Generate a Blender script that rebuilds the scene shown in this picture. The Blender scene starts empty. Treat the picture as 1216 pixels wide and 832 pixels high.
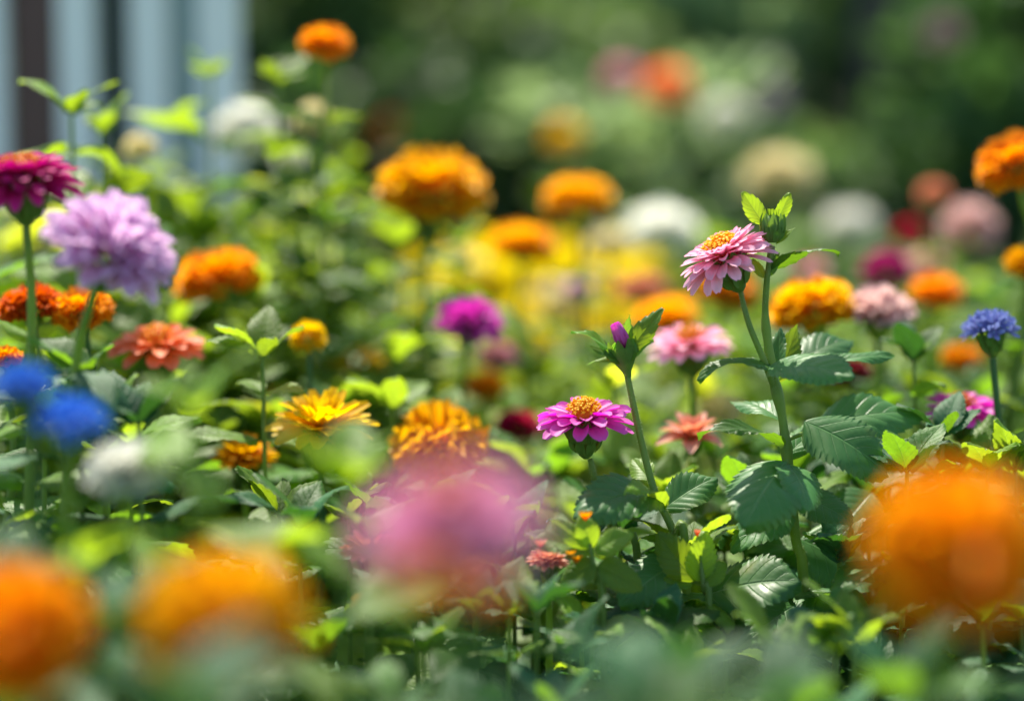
import bpy, math, random
import numpy as np
from mathutils import Vector, Matrix, noise

random.seed(7)
R = math.radians
scn = bpy.context.scene
COL = scn.collection

# ------------------------------------------------------------------ camera
LENS = 72.0
FPX = 1216 * LENS / 36.0
CAM = Vector((0, 0, 0.60))
PITCH = math.atan((416 - 160) / FPX)
FWD = Vector((0, math.cos(PITCH), -math.sin(PITCH)))
UP = Vector((0, math.sin(PITCH), math.cos(PITCH)))
RT = Vector((1, 0, 0))
FOCUS = 1.20
cd = bpy.data.cameras.new('camera')
cam = bpy.data.objects.new('camera', cd)
COL.objects.link(cam)
cam.location = CAM
cam.rotation_euler = (math.pi / 2 - PITCH, 0, 0)
cd.lens = LENS
cd.sensor_width = 36
cd.clip_start = 0.02
cd.clip_end = 500
cd.dof.use_dof = True
cd.dof.focus_distance = FOCUS
cd.dof.aperture_fstop = 1.75
scn.camera = cam

# ------------------------------------------------------------------ world + sun
SUN_EL, SUN_AZ = R(58), R(-18)          # azimuth from +Y (straight ahead) towards +X
w = bpy.data.worlds.new('World')
scn.world = w
w.use_nodes = True
nt = w.node_tree
bg = nt.nodes['Background']
sky = nt.nodes.new('ShaderNodeTexSky')
sky.sky_type = 'NISHITA'
sky.sun_disc = False
sky.sun_elevation = SUN_EL
sky.sun_rotation = SUN_AZ
nt.links.new(sky.outputs[0], bg.inputs[0])
bg.inputs[1].default_value = 0.13
sl = bpy.data.lights.new('sun', 'SUN')
sl.energy = 5.0
sl.angle = R(0.5)
sl.color = (1.0, 0.93, 0.79)
so = bpy.data.objects.new('sun', sl)
COL.objects.link(so)
sd = Vector((math.cos(SUN_EL) * math.sin(SUN_AZ), math.cos(SUN_EL) * math.cos(SUN_AZ), math.sin(SUN_EL)))
so.rotation_euler = sd.to_track_quat('Z', 'Y').to_euler()
so.location = (2, 4, 6)
scn.view_settings.view_transform = 'Standard'
scn.view_settings.look = 'None'
scn.view_settings.gamma = 1
scn.view_settings.exposure = 1.12
scn.render.engine = 'CYCLES'
scn.cycles.max_bounces = 8
scn.cycles.transmission_bounces = 4
scn.cycles.diffuse_bounces = 4

def P(px, py, d):
    return CAM + FWD * d + RT * (d * (px - 608) / FPX) + UP * (d * (416 - py) / FPX)

def PX(v):
    q = v - CAM
    d = q.dot(FWD)
    return 608 + q.dot(RT) / d * FPX, 416 - q.dot(UP) / d * FPX, d

# ------------------------------------------------------------------ materials
class NT:
    def __init__(s, name):
        s.m = bpy.data.materials.new(name)
        s.m.use_nodes = True
        s.t = s.m.node_tree
        s.t.nodes.clear()
    def n(s, typ, **kw):
        o = s.t.nodes.new(typ)
        for k, v in kw.items():
            setattr(o, k, v)
        return o
    def l(s, a, b):
        s.t.links.new(a, b)
    def math(s, op, a, b=None, c=None, clamp=False):
        o = s.n('ShaderNodeMath', operation=op)
        o.use_clamp = clamp
        for i, x in enumerate((a, b, c)):
            if x is None: continue
            if isinstance(x, (int, float)): o.inputs[i].default_value = x
            else: s.l(x, o.inputs[i])
        return o.outputs[0]
    def mix(s, f, a, b, blend='MIX'):
        o = s.n('ShaderNodeMix', data_type='RGBA', blend_type=blend)
        for i, x in ((0, f), (6, a), (7, b)):
            if isinstance(x, (int, float)): o.inputs[i].default_value = x
            elif isinstance(x, tuple): o.inputs[i].default_value = (*x[:3], 1)
            else: s.l(x, o.inputs[i])
        return o.outputs[2]
    def noise(s, scale, detail=3, vec=None):
        o = s.n('ShaderNodeTexNoise')
        o.inputs['Scale'].default_value = scale
        o.inputs['Detail'].default_value = detail
        if vec is not None: s.l(vec, o.inputs['Vector'])
        return o
    def finish(s, colour, rough, transl=None, tcol=None, normal=None, spec=0.5):
        p = s.n('ShaderNodeBsdfPrincipled')
        out = s.n('ShaderNodeOutputMaterial')
        if isinstance(colour, tuple): p.inputs['Base Color'].default_value = (*colour, 1)
        else: s.l(colour, p.inputs['Base Color'])
        if isinstance(rough, (int, float)): p.inputs['Roughness'].default_value = rough
        else: s.l(rough, p.inputs['Roughness'])
        p.inputs['Specular IOR Level'].default_value = spec
        if normal is not None: s.l(normal, p.inputs['Normal'])
        if transl:
            t = s.n('ShaderNodeBsdfTranslucent')
            if isinstance(tcol, tuple): t.inputs[0].default_value = (*tcol, 1)
            else: s.l(tcol, t.inputs[0])
            if normal is not None: s.l(normal, t.inputs['Normal'])
            mx = s.n('ShaderNodeMixShader')
            mx.inputs[0].default_value = transl
            s.l(p.outputs[0], mx.inputs[1]); s.l(t.outputs[0], mx.inputs[2])
            s.l(mx.outputs[0], out.inputs[0])
        else:
            s.l(p.outputs[0], out.inputs[0])
        return s.m

def leaf_mat(name, base, tcol, vein, rough=0.42, transl=0.42, nveins=7.0, varv=0.35, spec=0.36):
    s = NT(name)
    uv = s.n('ShaderNodeUVMap')
    sep = s.n('ShaderNodeSeparateXYZ')
    s.l(uv.outputs[0], sep.inputs[0])
    av = s.math('ABSOLUTE', s.math('MULTIPLY_ADD', sep.outputs[0], 2.0, -1.0))
    u = sep.outputs[1]
    midv = s.math('SUBTRACT', 1.0, s.math('DIVIDE', av, 0.05), clamp=True)
    ph = s.math('FRACT', s.math('MULTIPLY', s.math('MULTIPLY_ADD', av, -0.28, u), nveins))
    dist = s.math('ABSOLUTE', s.math('SUBTRACT', ph, 0.5))          # .5 at the vein
    side = s.math('MULTIPLY', s.math('SUBTRACT', dist, 0.43), 14.0, clamp=True)
    veins = s.math('MAXIMUM', midv, s.math('MULTIPLY', side, 0.6))
    oi = s.n('ShaderNodeObjectInfo')
    tc = s.n('ShaderNodeTexCoord')
    nz = s.noise(60, 4, tc.outputs['Object'])
    nz2 = s.noise(9, 2, tc.outputs['Object'])
    var = s.math('MULTIPLY_ADD', oi.outputs['Random'], varv * 2, 1 - varv)
    var = s.math('MULTIPLY', var, s.math('MULTIPLY_ADD', nz2.outputs[0], 0.7, 0.65))
    def scale(c):
        o = s.n('ShaderNodeVectorMath', operation='SCALE')
        if isinstance(c, tuple): o.inputs[0].default_value = c
        else: s.l(c, o.inputs[0])
        s.l(var, o.inputs['Scale'])
        return o.outputs[0]
    sp = s.noise(38, 2, tc.outputs['Object'])
    spot = s.math('MULTIPLY', s.math('SUBTRACT', sp.outputs[0], 0.66), 9.0, clamp=True)
    edge = s.math('MULTIPLY', s.math('SUBTRACT', s.math('MULTIPLY_ADD', av, 0.6, nz2.outputs[0]), 1.02), 3.0, clamp=True)
    blem = s.math('MAXIMUM', s.math('MULTIPLY', spot, 0.55), s.math('MULTIPLY', edge, 0.5))
    b = scale(s.mix(blem, s.mix(veins, base, vein), tuple(x * k for x, k in zip((max(base[1], .12),) * 3, (1.1, 1.15, .25)))))
    t = scale(s.mix(s.math('MULTIPLY', veins, 0.5), tcol, tuple(x * 1.2 for x in vein)))
    bump = s.n('ShaderNodeBump')
    bump.inputs['Strength'].default_value = 0.5
    bump.inputs['Distance'].default_value = 0.0012
    h = s.math('SUBTRACT', s.math('MULTIPLY', nz.outputs[0], 0.5), veins)
    s.l(h, bump.inputs['Height'])
    rg = s.math('MULTIPLY_ADD', nz.outputs[0], 0.3, rough - 0.15)
    return s.finish(b, rg, transl, t, bump.outputs[0], spec)

def petal_mat(name, base, tip, transl=0.4, rough=0.5, mid=None, sat=1.25, streak=0.25):
    s = NT(name)
    uv = s.n('ShaderNodeUVMap')
    sep = s.n('ShaderNodeSeparateXYZ')
    s.l(uv.outputs[0], sep.inputs[0])
    cr = s.n('ShaderNodeValToRGB')
    s.l(sep.outputs[1], cr.inputs[0])
    e = cr.color_ramp.elements
    e[0].position = 0.08; e[0].color = (*base, 1)
    e[1].position = 0.85; e[1].color = (*tip, 1)
    if mid:
        m = e.new(0.4); m.color = (*mid, 1)
    mp = s.n('ShaderNodeMapping')
    s.l(uv.outputs[0], mp.inputs[0])
    mp.inputs['Scale'].default_value = (18, 1.2, 1)
    nz = s.noise(1.0, 2, mp.outputs[0])
    oi = s.n('ShaderNodeObjectInfo')
    tc = s.n('ShaderNodeTexCoord')
    blo = s.noise(120, 2, tc.outputs['Object'])
    f = s.math('MULTIPLY_ADD', nz.outputs[0], streak * 2, 1 - streak)
    f = s.math('MULTIPLY', f, s.math('MULTIPLY_ADD', oi.outputs['Random'], .22, .89))
    f = s.math('MULTIPLY', f, s.math('MULTIPLY_ADD', blo.outputs[0], .4, .8))
    o = s.n('ShaderNodeVectorMath', operation='SCALE')
    s.l(cr.outputs[0], o.inputs[0]); s.l(f, o.inputs['Scale'])
    hs = s.n('ShaderNodeHueSaturation')
    hs.inputs['Saturation'].default_value = sat
    s.l(o.outputs[0], hs.inputs['Color'])
    bump = s.n('ShaderNodeBump')
    bump.inputs['Strength'].default_value = 0.35
    bump.inputs['Distance'].default_value = 0.0006
    s.l(nz.outputs[0], bump.inputs['Height'])
    return s.finish(o.outputs[0], rough, transl, hs.outputs[0], bump.outputs[0], 0.3)

def plain_mat(name, c1, c2, scale=30, rough=0.6, transl=None, tcol=None, bumpd=0.001, spec=0.4):
    s = NT(name)
    tc = s.n('ShaderNodeTexCoord')
    nz = s.noise(scale, 5, tc.outputs['Object'])
    c = s.mix(nz.outputs[0], c1, c2)
    bump = s.n('ShaderNodeBump')
    bump.inputs['Strength'].default_value = 0.5
    bump.inputs['Distance'].default_value = bumpd
    s.l(nz.outputs[0], bump.inputs['Height'])
    return s.finish(c, rough, transl, tcol, bump.outputs[0], spec)

M = {}
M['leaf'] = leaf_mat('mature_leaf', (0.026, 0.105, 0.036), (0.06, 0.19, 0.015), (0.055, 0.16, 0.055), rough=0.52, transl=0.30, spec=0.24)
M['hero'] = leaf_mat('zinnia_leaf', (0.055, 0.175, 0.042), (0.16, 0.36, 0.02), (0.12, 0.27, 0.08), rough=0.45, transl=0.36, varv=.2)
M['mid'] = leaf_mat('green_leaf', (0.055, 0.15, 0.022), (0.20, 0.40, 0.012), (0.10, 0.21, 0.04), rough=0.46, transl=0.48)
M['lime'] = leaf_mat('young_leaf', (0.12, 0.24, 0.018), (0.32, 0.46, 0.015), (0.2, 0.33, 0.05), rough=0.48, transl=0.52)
M['far_lime'] = leaf_mat('sunlit_tint_leaf', (0.34, 0.42, 0.03), (0.62, 0.68, 0.03), (0.28, 0.40, 0.06), rough=0.5, transl=0.58)  # brighter copy of the lime leaf, sunny glow put into its colour
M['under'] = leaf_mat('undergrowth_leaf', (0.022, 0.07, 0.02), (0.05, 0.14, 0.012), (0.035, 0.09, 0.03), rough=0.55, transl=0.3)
M['shrub_dark'] = leaf_mat('shrub_leaf_dark', (0.05, 0.12, 0.045), (0.10, 0.22, 0.035), (0.05, 0.12, 0.04), rough=0.55, transl=0.35)
M['shrub_mid'] = leaf_mat('shrub_leaf_green', (0.12, 0.22, 0.08), (0.26, 0.42, 0.08), (0.1, 0.2, 0.06), rough=0.5, transl=0.4)
M['shrub_pale'] = leaf_mat('shrub_leaf_sunlit_tint', (0.22, 0.33, 0.15), (0.36, 0.50, 0.19), (0.24, 0.36, 0.15), rough=0.5, transl=0.45)  # paler shrub leaf copy with the sunlight put into its colour
M['stem'] = plain_mat('stem_green', (0.10, 0.20, 0.03), (0.22, 0.31, 0.07), 90, 0.5, 0.35, (0.35, 0.5, 0.04))
M['stem_dark'] = plain_mat('stem_dark_green', (0.035, 0.1, 0.03), (0.06, 0.15, 0.04), 60, 0.5, 0.15, (0.1, 0.25, 0.03))
M['hair'] = plain_mat('stem_hair', (0.4, 0.5, 0.25), (0.5, 0.58, 0.35), 60, 0.5, 0.5, (0.6, 0.7, 0.4))
M['calyx'] = plain_mat('calyx_green', (0.08, 0.18, 0.035), (0.15, 0.27, 0.05), 220, 0.5, 0.35, (0.26, 0.42, 0.03))
M['bract'] = leaf_mat('bract_green', (0.11, 0.27, 0.03), (0.3, 0.58, 0.03), (0.2, 0.36, 0.07), rough=0.45, transl=0.5)
M['disc'] = petal_mat('disc_yellow', (0.78, 0.2, 0.005), (0.93, 0.56, 0.012), 0.4, 0.55, streak=0.1)
M['disc_orange'] = petal_mat('disc_orange', (0.6, 0.09, 0.01), (0.85, 0.33, 0.01), 0.3, 0.55, streak=0.1)
M['disc_dark'] = petal_mat('disc_rust', (0.25, 0.03, 0.02), (0.5, 0.09, 0.02), 0.2, 0.6, streak=0.1)

def PM(name, *a, **k): M[name] = petal_mat('petal_' + name, *a, **k)
PM('pink', (0.84, 0.18, 0.26), (0.93, 0.55, 0.68), mid=(0.9, 0.42, 0.55), transl=0.5)
PM('rose', (0.72, 0.12, 0.34), (0.90, 0.48, 0.66), mid=(0.84, 0.32, 0.54), transl=0.45)
PM('purple', (0.50, 0.05, 0.28), (0.78, 0.18, 0.58), mid=(0.68, 0.12, 0.48), transl=0.45)
PM('magenta', (0.34, 0.008, 0.08), (0.55, 0.03, 0.22), mid=(0.45, 0.015, 0.14), transl=0.36)
PM('lilac', (0.78, 0.26, 0.52), (0.84, 0.58, 0.80), mid=(0.80, 0.44, 0.72), transl=0.48, sat=1.05)
PM('orange', (0.74, 0.12, 0.003), (0.95, 0.38, 0.005), mid=(0.88, 0.26, 0.004), transl=0.56, sat=1.1)
PM('gold', (0.82, 0.20, 0.003), (0.95, 0.50, 0.008), mid=(0.92, 0.37, 0.005), transl=0.58, sat=1.1)
PM('rust', (0.40, 0.03, 0.004), (0.74, 0.13, 0.006), mid=(0.58, 0.07, 0.004), transl=0.38, sat=1.1)
PM('yellow', (0.86, 0.36, 0.006), (0.93, 0.62, 0.012), mid=(0.92, 0.58, 0.008), transl=0.6, sat=1.1)
PM('coral', (0.86, 0.19, 0.012), (0.90, 0.28, 0.14), mid=(0.89, 0.22, 0.05), transl=0.42, sat=1.0)
PM('salmon', (0.85, 0.22, 0.05), (0.88, 0.33, 0.12), mid=(0.87, 0.28, 0.08), transl=0.45, sat=1.0)
PM('lemon', (0.88, 0.55, 0.01), (0.92, 0.80, 0.04), mid=(0.9, 0.72, 0.02), transl=0.5, sat=1.05)
PM('peach', (0.72, 0.2, 0.12), (0.82, 0.42, 0.30), mid=(0.76, 0.3, 0.2), transl=0.42)
PM('blush', (0.75, 0.4, 0.38), (0.84, 0.62, 0.58), mid=(0.8, 0.52, 0.5), transl=0.42)
PM('white', (0.72, 0.68, 0.46), (0.82, 0.82, 0.74), mid=(0.84, 0.84, 0.72), transl=0.5, sat=1.0)
PM('cream', (0.72, 0.58, 0.22), (0.82, 0.74, 0.42), mid=(0.8, 0.68, 0.34), transl=0.42, sat=1.0)
PM('blue', (0.16, 0.08, 0.42), (0.10, 0.26, 0.74), mid=(0.07, 0.15, 0.6), transl=0.35, sat=1.1)
PM('dusky_blue', (0.14, 0.07, 0.30), (0.20, 0.25, 0.56), mid=(0.15, 0.16, 0.45), transl=0.35, sat=1.0)
PM('crimson', (0.34, 0.004, 0.02), (0.62, 0.01, 0.07), mid=(0.5, 0.006, 0.04), transl=0.36)
PM('maroon', (0.12, 0.01, 0.02), (0.25, 0.02, 0.03), transl=0.3)

# ------------------------------------------------------------------ mesh helpers
class MB:
    def __init__(s):
        s.v = []; s.f = []; s.uv = []; s.mi = []
    def grid(s, pts, uvs, mi=0, closed=False):
        """pts: rows x cols of 3-vectors"""
        b = len(s.v); nr = len(pts); nc = len(pts[0])
        for r in range(nr):
            for c in range(nc):
                s.v.append(tuple(pts[r][c])); s.uv.append(tuple(uvs[r][c]))
        for r in range(nr - 1):
            for c in range(nc - 1 if not closed else nc):
                c2 = (c + 1) % nc
                s.f.append((b + r * nc + c, b + r * nc + c2, b + (r + 1) * nc + c2, b + (r + 1) * nc + c))
                s.mi.append(mi)
    def poly(s, pts, mi=0, uvs=None):
        b = len(s.v)
        for i, p in enumerate(pts):
            s.v.append(tuple(p)); s.uv.append(uvs[i] if uvs else (0.5, 0.5))
        s.f.append(tuple(range(b, b + len(pts)))); s.mi.append(mi)
    def box(s, x0, x1, y0, y1, z0, z1, mi=0):
        q = [Vector((x, y, z)) for z in (z0, z1) for x, y in ((x0, y0), (x1, y0), (x1, y1), (x0, y1))]
        for f in ((0, 3, 2, 1), (4, 5, 6, 7), (0, 1, 5, 4), (1, 2, 6, 5), (2, 3, 7, 6), (3, 0, 4, 7)):
            s.poly([q[i] for i in f], mi)
    def tube(s, path, radii, n=8, mi=0, cap=True):
        path = [Vector(p) for p in path]
        rows = []; uvr = []
        ref = Vector((0.3, 0.9, 0.1)).normalized()
        for i, p in enumerate(path):
            t = (path[min(i + 1, len(path) - 1)] - path[max(i - 1, 0)]).normalized()
            a = t.cross(ref)
            if a.length < 1e-4: a = t.cross(Vector((1, 0, 0)))
            a.normalize(); b = t.cross(a).normalized()
            ref = ref if abs(t.dot(ref)) < .97 else Vector((1, 0, 0))
            rr = radii[i] if isinstance(radii, (list, tuple)) else radii
            rows.append([p + a * (rr * math.cos(2 * math.pi * k / n)) + b * (rr * math.sin(2 * math.pi * k / n)) for k in range(n)])
            uvr.append([(k / n, i / max(1, len(path) - 1)) for k in range(n)])
        s.grid(rows, uvr, mi, closed=True)
        if cap:
            s.poly(rows[-1], mi, uvr[-1]); s.poly(list(reversed(rows[0])), mi, uvr[0])
    def mesh(s, name, mats, smooth=True):
        me = bpy.data.meshes.new(name)
        me.from_pydata(s.v, [], s.f)
        for m in mats: me.materials.append(m)
        me.polygons.foreach_set('material_index', s.mi)
        me.polygons.foreach_set('use_smooth', [smooth] * len(s.f))
        ul = me.uv_layers.new(name='UVMap')
        li = np.empty(len(me.loops), dtype=np.int32)
        me.loops.foreach_get('vertex_index', li)
        ul.data.foreach_set('uv', np.array(s.uv, dtype=np.float32)[li].ravel())
        me.update()
        return me
    def build(s, name, mats, parent=None, smooth=True):
        if not isinstance(mats, (list, tuple)): mats = [mats]
        o = bpy.data.objects.new(name, s.mesh(name, mats, smooth))
        COL.objects.link(o)
        if parent: o.parent = parent
        return o

def tag(o, label=None, cat=None, group=None, kind=None):
    if label: o['label'] = label
    if cat: o['category'] = cat
    if group: o['group'] = group
    if kind: o['kind'] = kind
    return o

def empty(name, loc, label, cat, group=None):
    o = bpy.data.objects.new(name, None)
    COL.objects.link(o)
    o.location = loc
    o.empty_display_size = 0.02
    return tag(o, label, cat, group)

def place(name, mesh, mat4, parent):
    o = bpy.data.objects.new(name, mesh)
    COL.objects.link(o)
    o.parent = parent
    o.matrix_local = mat4
    return o

def frame(loc, zdir, spin=0.0, scale=1.0):
    z = Vector(zdir).normalized()
    x = z.orthogonal().normalized()
    y = z.cross(x)
    m = Matrix((x, y, z)).transposed().to_4x4()
    return Matrix.Translation(loc) @ m @ Matrix.Rotation(spin, 4, 'Z') @ Matrix.Scale(scale, 4)

def bez(pts, n):
    """smooth Catmull-Rom through pts"""
    pts = [Vector(p) for p in pts]
    if len(pts) == 2: return [pts[0].lerp(pts[1], i / n) for i in range(n + 1)]
    P_ = [pts[0] * 2 - pts[1]] + pts + [pts[-1] * 2 - pts[-2]]
    seg = len(pts) - 1
    out = []
    for i in range(n + 1):
        t = i / n * seg
        k = min(int(t), seg - 1); t -= k
        a, b, c, d = P_[k:k + 4]
        out.append(0.5 * ((2 * b) + (c - a) * t + (2 * a - 5 * b + 4 * c - d) * t * t + (3 * b - a - 3 * c + d) * t ** 3))
    return out

# ------------------------------------------------------------------ leaf geometry
def leaf_into(mb, B, T, N, width, arch=0.15, fold=0.25, teeth=11, quilt=0.02, wave=0.03, nu=None, nv=11, shape=(0.55, 0.8), mi=0, rnd=None, twist=0.0, petiole=0.0):
    """leaf blade from B to T; N = the way the upper face looks; width = full width; arch as a share of length"""
    rnd = rnd or random
    B, T, N = Vector(B), Vector(T), Vector(N).normalized()
    L = (T - B).length
    mid = (B + T) / 2 + N * (arch * L)
    nu = nu or teeth * 4
    a, b = shape
    um = a / (a + b)
    norm = um ** a * (1 - um) ** b
    rows = []; uvs = []
    p1, p2 = rnd.random() * 6, rnd.random() * 6
    for i in range(nu + 1):
        u = i / nu
        c = B * (1 - u) ** 2 + mid * 2 * u * (1 - u) + T * u * u
        t = ((mid - B) * (1 - u) + (T - mid) * u).normalized()
        s = t.cross(N)
        if s.length < 1e-3: s = t.orthogonal()
        s.normalize()
        n = s.cross(t).normalized()
        if twist:
            q = Matrix.Rotation(twist * u, 3, t)
            s = q @ s; n = q @ n
        hw = width / 2 * (u ** a * (1 - u) ** b / norm if 0 < u < 1 else 0.0)
        if teeth: saw = (u * teeth) % 1.0
        row = []; uv = []
        for j in range(nv):
            v = -1 + 2 * j / (nv - 1)
            av = abs(v)
            x = v * hw
            yo = 0.0
            if teeth and av > 0.7:
                k = (av - 0.7) / 0.3
                x *= 1 + k * 0.13 * (saw - 0.35)
                yo = k * saw * 0.35 / teeth * L
            # side veins run forward: shear the cells
            ph = (u - 0.28 * av) * 7
            z = quilt * L * (abs(math.sin(math.pi * ph)) - 0.4) * min(1, av * 3) * min(1, hw / (width * 0.3 + 1e-9))
            z += fold * abs(x)
            z += wave * L * av * av * math.sin(u * 7 + (p1 if v > 0 else p2)) * 1.2
            z -= 0.35 * width * 0.25 * av ** 3
            row.append(c + s * x + n * z + t * yo); uv.append(((v + 1) / 2, u))
        rows.append(row); uvs.append(uv)
    mb.grid(rows, uvs, mi)

LEAF = {}
def leaf_protos():
    for mk in ('leaf', 'mid', 'lime', 'far_lime'):
        LEAF[mk] = []
        for k in range(5):
            r = random.Random(100 + k)
            mb = MB()
            leaf_into(mb, (0, 0.07, 0), (0, 1, -0.02 - 0.06 * k), (0, 0, 1), 0.46 + 0.05 * (k % 3), arch=0.10 + 0.06 * (k % 3), fold=0.15 + 0.1 * (k % 2), teeth=10, quilt=0.022, wave=0.035, nu=30, nv=9, rnd=r, twist=r.uniform(-.4, .4))
            mb.tube([(0, -0.02, -0.01), (0, 0.04, 0.0), (0, 0.12, 0.012)], [0.017, 0.014, 0.008], 5, cap=False)
            LEAF[mk].append(mb.mesh('leaf_' + mk, [M[mk]]))
leaf_protos()
def feathery(mk, k):
    r = random.Random(300 + k)
    mb = MB()
    mid = [Vector((0, 0, 0)), Vector((.02, .5, .06 + .03 * k)), Vector((0, 1, -.02 - .05 * k))]
    rach = bez(mid, 8)
    mb.tube(rach, [.014 - .001 * i for i in range(9)], 5, cap=False)
    for i in range(1, 9):
        for sx in ((-1, 1) if i < 8 else (0,)):
            b = rach[i]
            L = (.40 * math.sin(math.pi * (.2 + .7 * i / 8)) + .1) * r.uniform(.85, 1.15)
            o = Vector((sx * .85, .55, r.uniform(-.12, .2))).normalized() if sx else Vector((0, 1, 0))
            leaf_into(mb, b, b + o * L, (0, 0, 1), L * .30, arch=.1, teeth=6, nu=12, nv=5, quilt=.02, rnd=r, fold=.3)
    return mb.mesh('leaf_feathery', [M[mk]])
for mk in ('leaf', 'mid', 'lime'):
    LEAF['feather_' + mk] = [feathery(mk, k) for k in range(3)]
    LEAF['narrow_' + mk] = []
    for k in range(2):
        mb = MB()
        leaf_into(mb, (0, 0, 0), (0, 1, .1 - .2 * k), (0, 0, 1), .13, arch=.15, teeth=0, nu=16, nv=5, quilt=0, rnd=random.Random(k), fold=.3, twist=.5)
        LEAF['narrow_' + mk].append(mb.mesh('leaf_narrow', [M[mk]]))
LEAF['feather_far_lime'] = LEAF['feather_lime']; LEAF['narrow_far_lime'] = LEAF['narrow_lime']

def leaf_matrix(loc, direction, normal, L):
    y = Vector(direction).normalized()
    x = y.cross(Vector(normal)).normalized()
    z = x.cross(y)
    return Matrix.Translation(loc) @ Matrix((x, y, z)).transposed().to_4x4() @ Matrix.Scale(L, 4)

# ------------------------------------------------------------------ petals and flower heads (local frame, z = facing)
def petal_into(mb, ang, r0, z0, L, W, el0, el1, cup=0.25, tip='round', mi=0, nu=7, nv=5, ruff=0.0, rnd=random, roll=0.0, shape=None):
    """petal starting at radius r0/height z0; elevation angle runs el0 -> el1 (radians above horizontal)"""
    ca, sa = math.cos(ang), math.sin(ang)
    rows = []; uvs = []
    r, z = r0, z0
    ph = rnd.random() * 6
    for i in range(nu + 1):
        u = i / nu
        e = el0 + (el1 - el0) * u
        if i:
            r += math.cos(e) * L / nu; z += math.sin(e) * L / nu
        if shape: wu = shape(u)
        elif tip == 'round': wu = (0.35 + 0.65 * math.sin(min(1, u / 0.62) * math.pi / 2)) * (1 if u < 0.72 else math.sqrt(max(0, 1 - ((u - 0.72) / 0.30) ** 2)))
        elif tip == 'blunt': wu = math.sin(math.pi * (.12 + .81 * u)) ** .65
        elif tip == 'point': wu = max(0.02, math.sin(math.pi * (0.12 + 0.86 * u)) ** 0.8)
        elif tip == 'frill': wu = 0.25 + 0.75 * u ** 0.8
        else: wu = 1
        row = []; uv = []
        for j in range(nv):
            v = -1 + 2 * j / (nv - 1)
            x = v * W / 2 * wu
            n = cup * W * (v * v) * wu + roll * x
            if ruff: n += ruff * L * u * math.sin(v * 5 + ph) + ruff * L * .5 * u * math.sin(v * 11 + ph * 2)
            yo = 0
            if tip == 'round' and i == nu: yo = -0.05 * L * (1 - abs(v)) * (0 if abs(v) > .9 else 1)
            if tip == 'frill' and i == nu: yo = L * 0.10 * math.sin(v * 7 + ph * 3) - 0.12 * L * v * v
            rr = r + yo * math.cos(e) - n * math.sin(e)
            zz = z + yo * math.sin(e) + n * math.cos(e)
            row.append((rr * ca - x * sa, rr * sa + x * ca, zz)); uv.append(((v + 1) / 2, u))
        rows.append(row); uvs.append(uv)
    mb.grid(rows, uvs, mi)

def disc_mesh(rad, h, n, rnd, mats, fine=True):
    mb = MB()
    # dome underneath
    rows, uvs = [], []
    for i in range(7):
        t = i / 6 * math.pi / 2
        rows.append([(rad * .9 * math.cos(t) * math.cos(a), rad * .9 * math.cos(t) * math.sin(a), h * .85 * math.sin(t)) for a in [k * math.pi / 8 for k in range(16)]])
        uvs.append([(0.5, 0.0)] * 16)
    mb.grid(rows, uvs, 0, closed=True)
    for k in range(n):
        f = (k + .5) / n
        r = rad * math.sqrt(f); a = k * 2.39996
        el = math.acos(min(1, r / rad * 0.96))
        z = h * math.sin(el)
        d = Vector((math.cos(a) * math.cos(el) * .8, math.sin(a) * math.cos(el) * .8, math.sin(el) + .35)).normalized()
        d = (d + Vector((rnd.uniform(-.25, .25), rnd.uniform(-.25, .25), 0))).normalized()
        o = Vector((r * math.cos(a) * .95, r * math.sin(a) * .95, z * .85))
        Lf = rad * rnd.uniform(.28, .48); w = rad * .075
        mb.tube([o, o + d * Lf * .6, o + d * Lf], [w * .6, w * .8, w * 1.2], 5, 0)
        if fine:
            x = d.orthogonal().normalized(); y = d.cross(x)
            for q in range(5):
                qa = q * 2 * math.pi / 5 + k
                e1 = x * math.cos(qa) + y * math.sin(qa); e2 = x * math.cos(qa + .5) + y * math.sin(qa + .5)
                c = o + d * Lf
                mb.poly([c + e1 * w, c + (e1 + e2) * w * 1.5 + d * w * 1.2, c + e2 * w], 0, [(0.5, .8), (.5, 1), (.5, .8)])
    return mb

def calyx_mb(rad, h, rnd, scales=True, stemr=0.0016):
    """bulbous green cup hanging from z=0 down to z=-h, flaring to `rad` on top"""
    mb = MB()
    prof = [(0, 0.98), (0.15, 1.02), (0.35, 0.95), (0.55, 0.78), (0.75, 0.5), (0.9, 0.3), (1.0, 0.0)]
    rows, uvs = [], []
    for t, q in prof:
        r = stemr + (rad - stemr) * q
        rows.append([(r * math.cos(k * math.pi / 8) * (1 + .03 * math.cos(k * math.pi / 2)), r * math.sin(k * math.pi / 8), -t * h) for k in range(16)])
        uvs.append([(k / 16, t) for k in range(16)])
    mb.grid(rows, uvs, 0, closed=True)
    if scales:
        for row, (zt, n, Ls) in enumerate(((0.80, 8, .50), (0.5, 10, .55), (0.22, 12, .42))):
            for k in range(n):
                a = (k + row * .5) * 2 * math.pi / n + rnd.uniform(-.08, .08)
                q = 1.0 if zt < .3 else (0.84 if zt < .6 else .46)
                r0 = (stemr + (rad - stemr) * q) * 1.03
                petal_into(mb, a, r0, -zt * h, h * Ls, rad * 0.62, R(52 if row == 0 else 66 if row == 1 else 84), R(84 if row < 2 else 70), cup=-.22, tip='point', nu=5, nv=5, rnd=rnd)
    return mb

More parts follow.
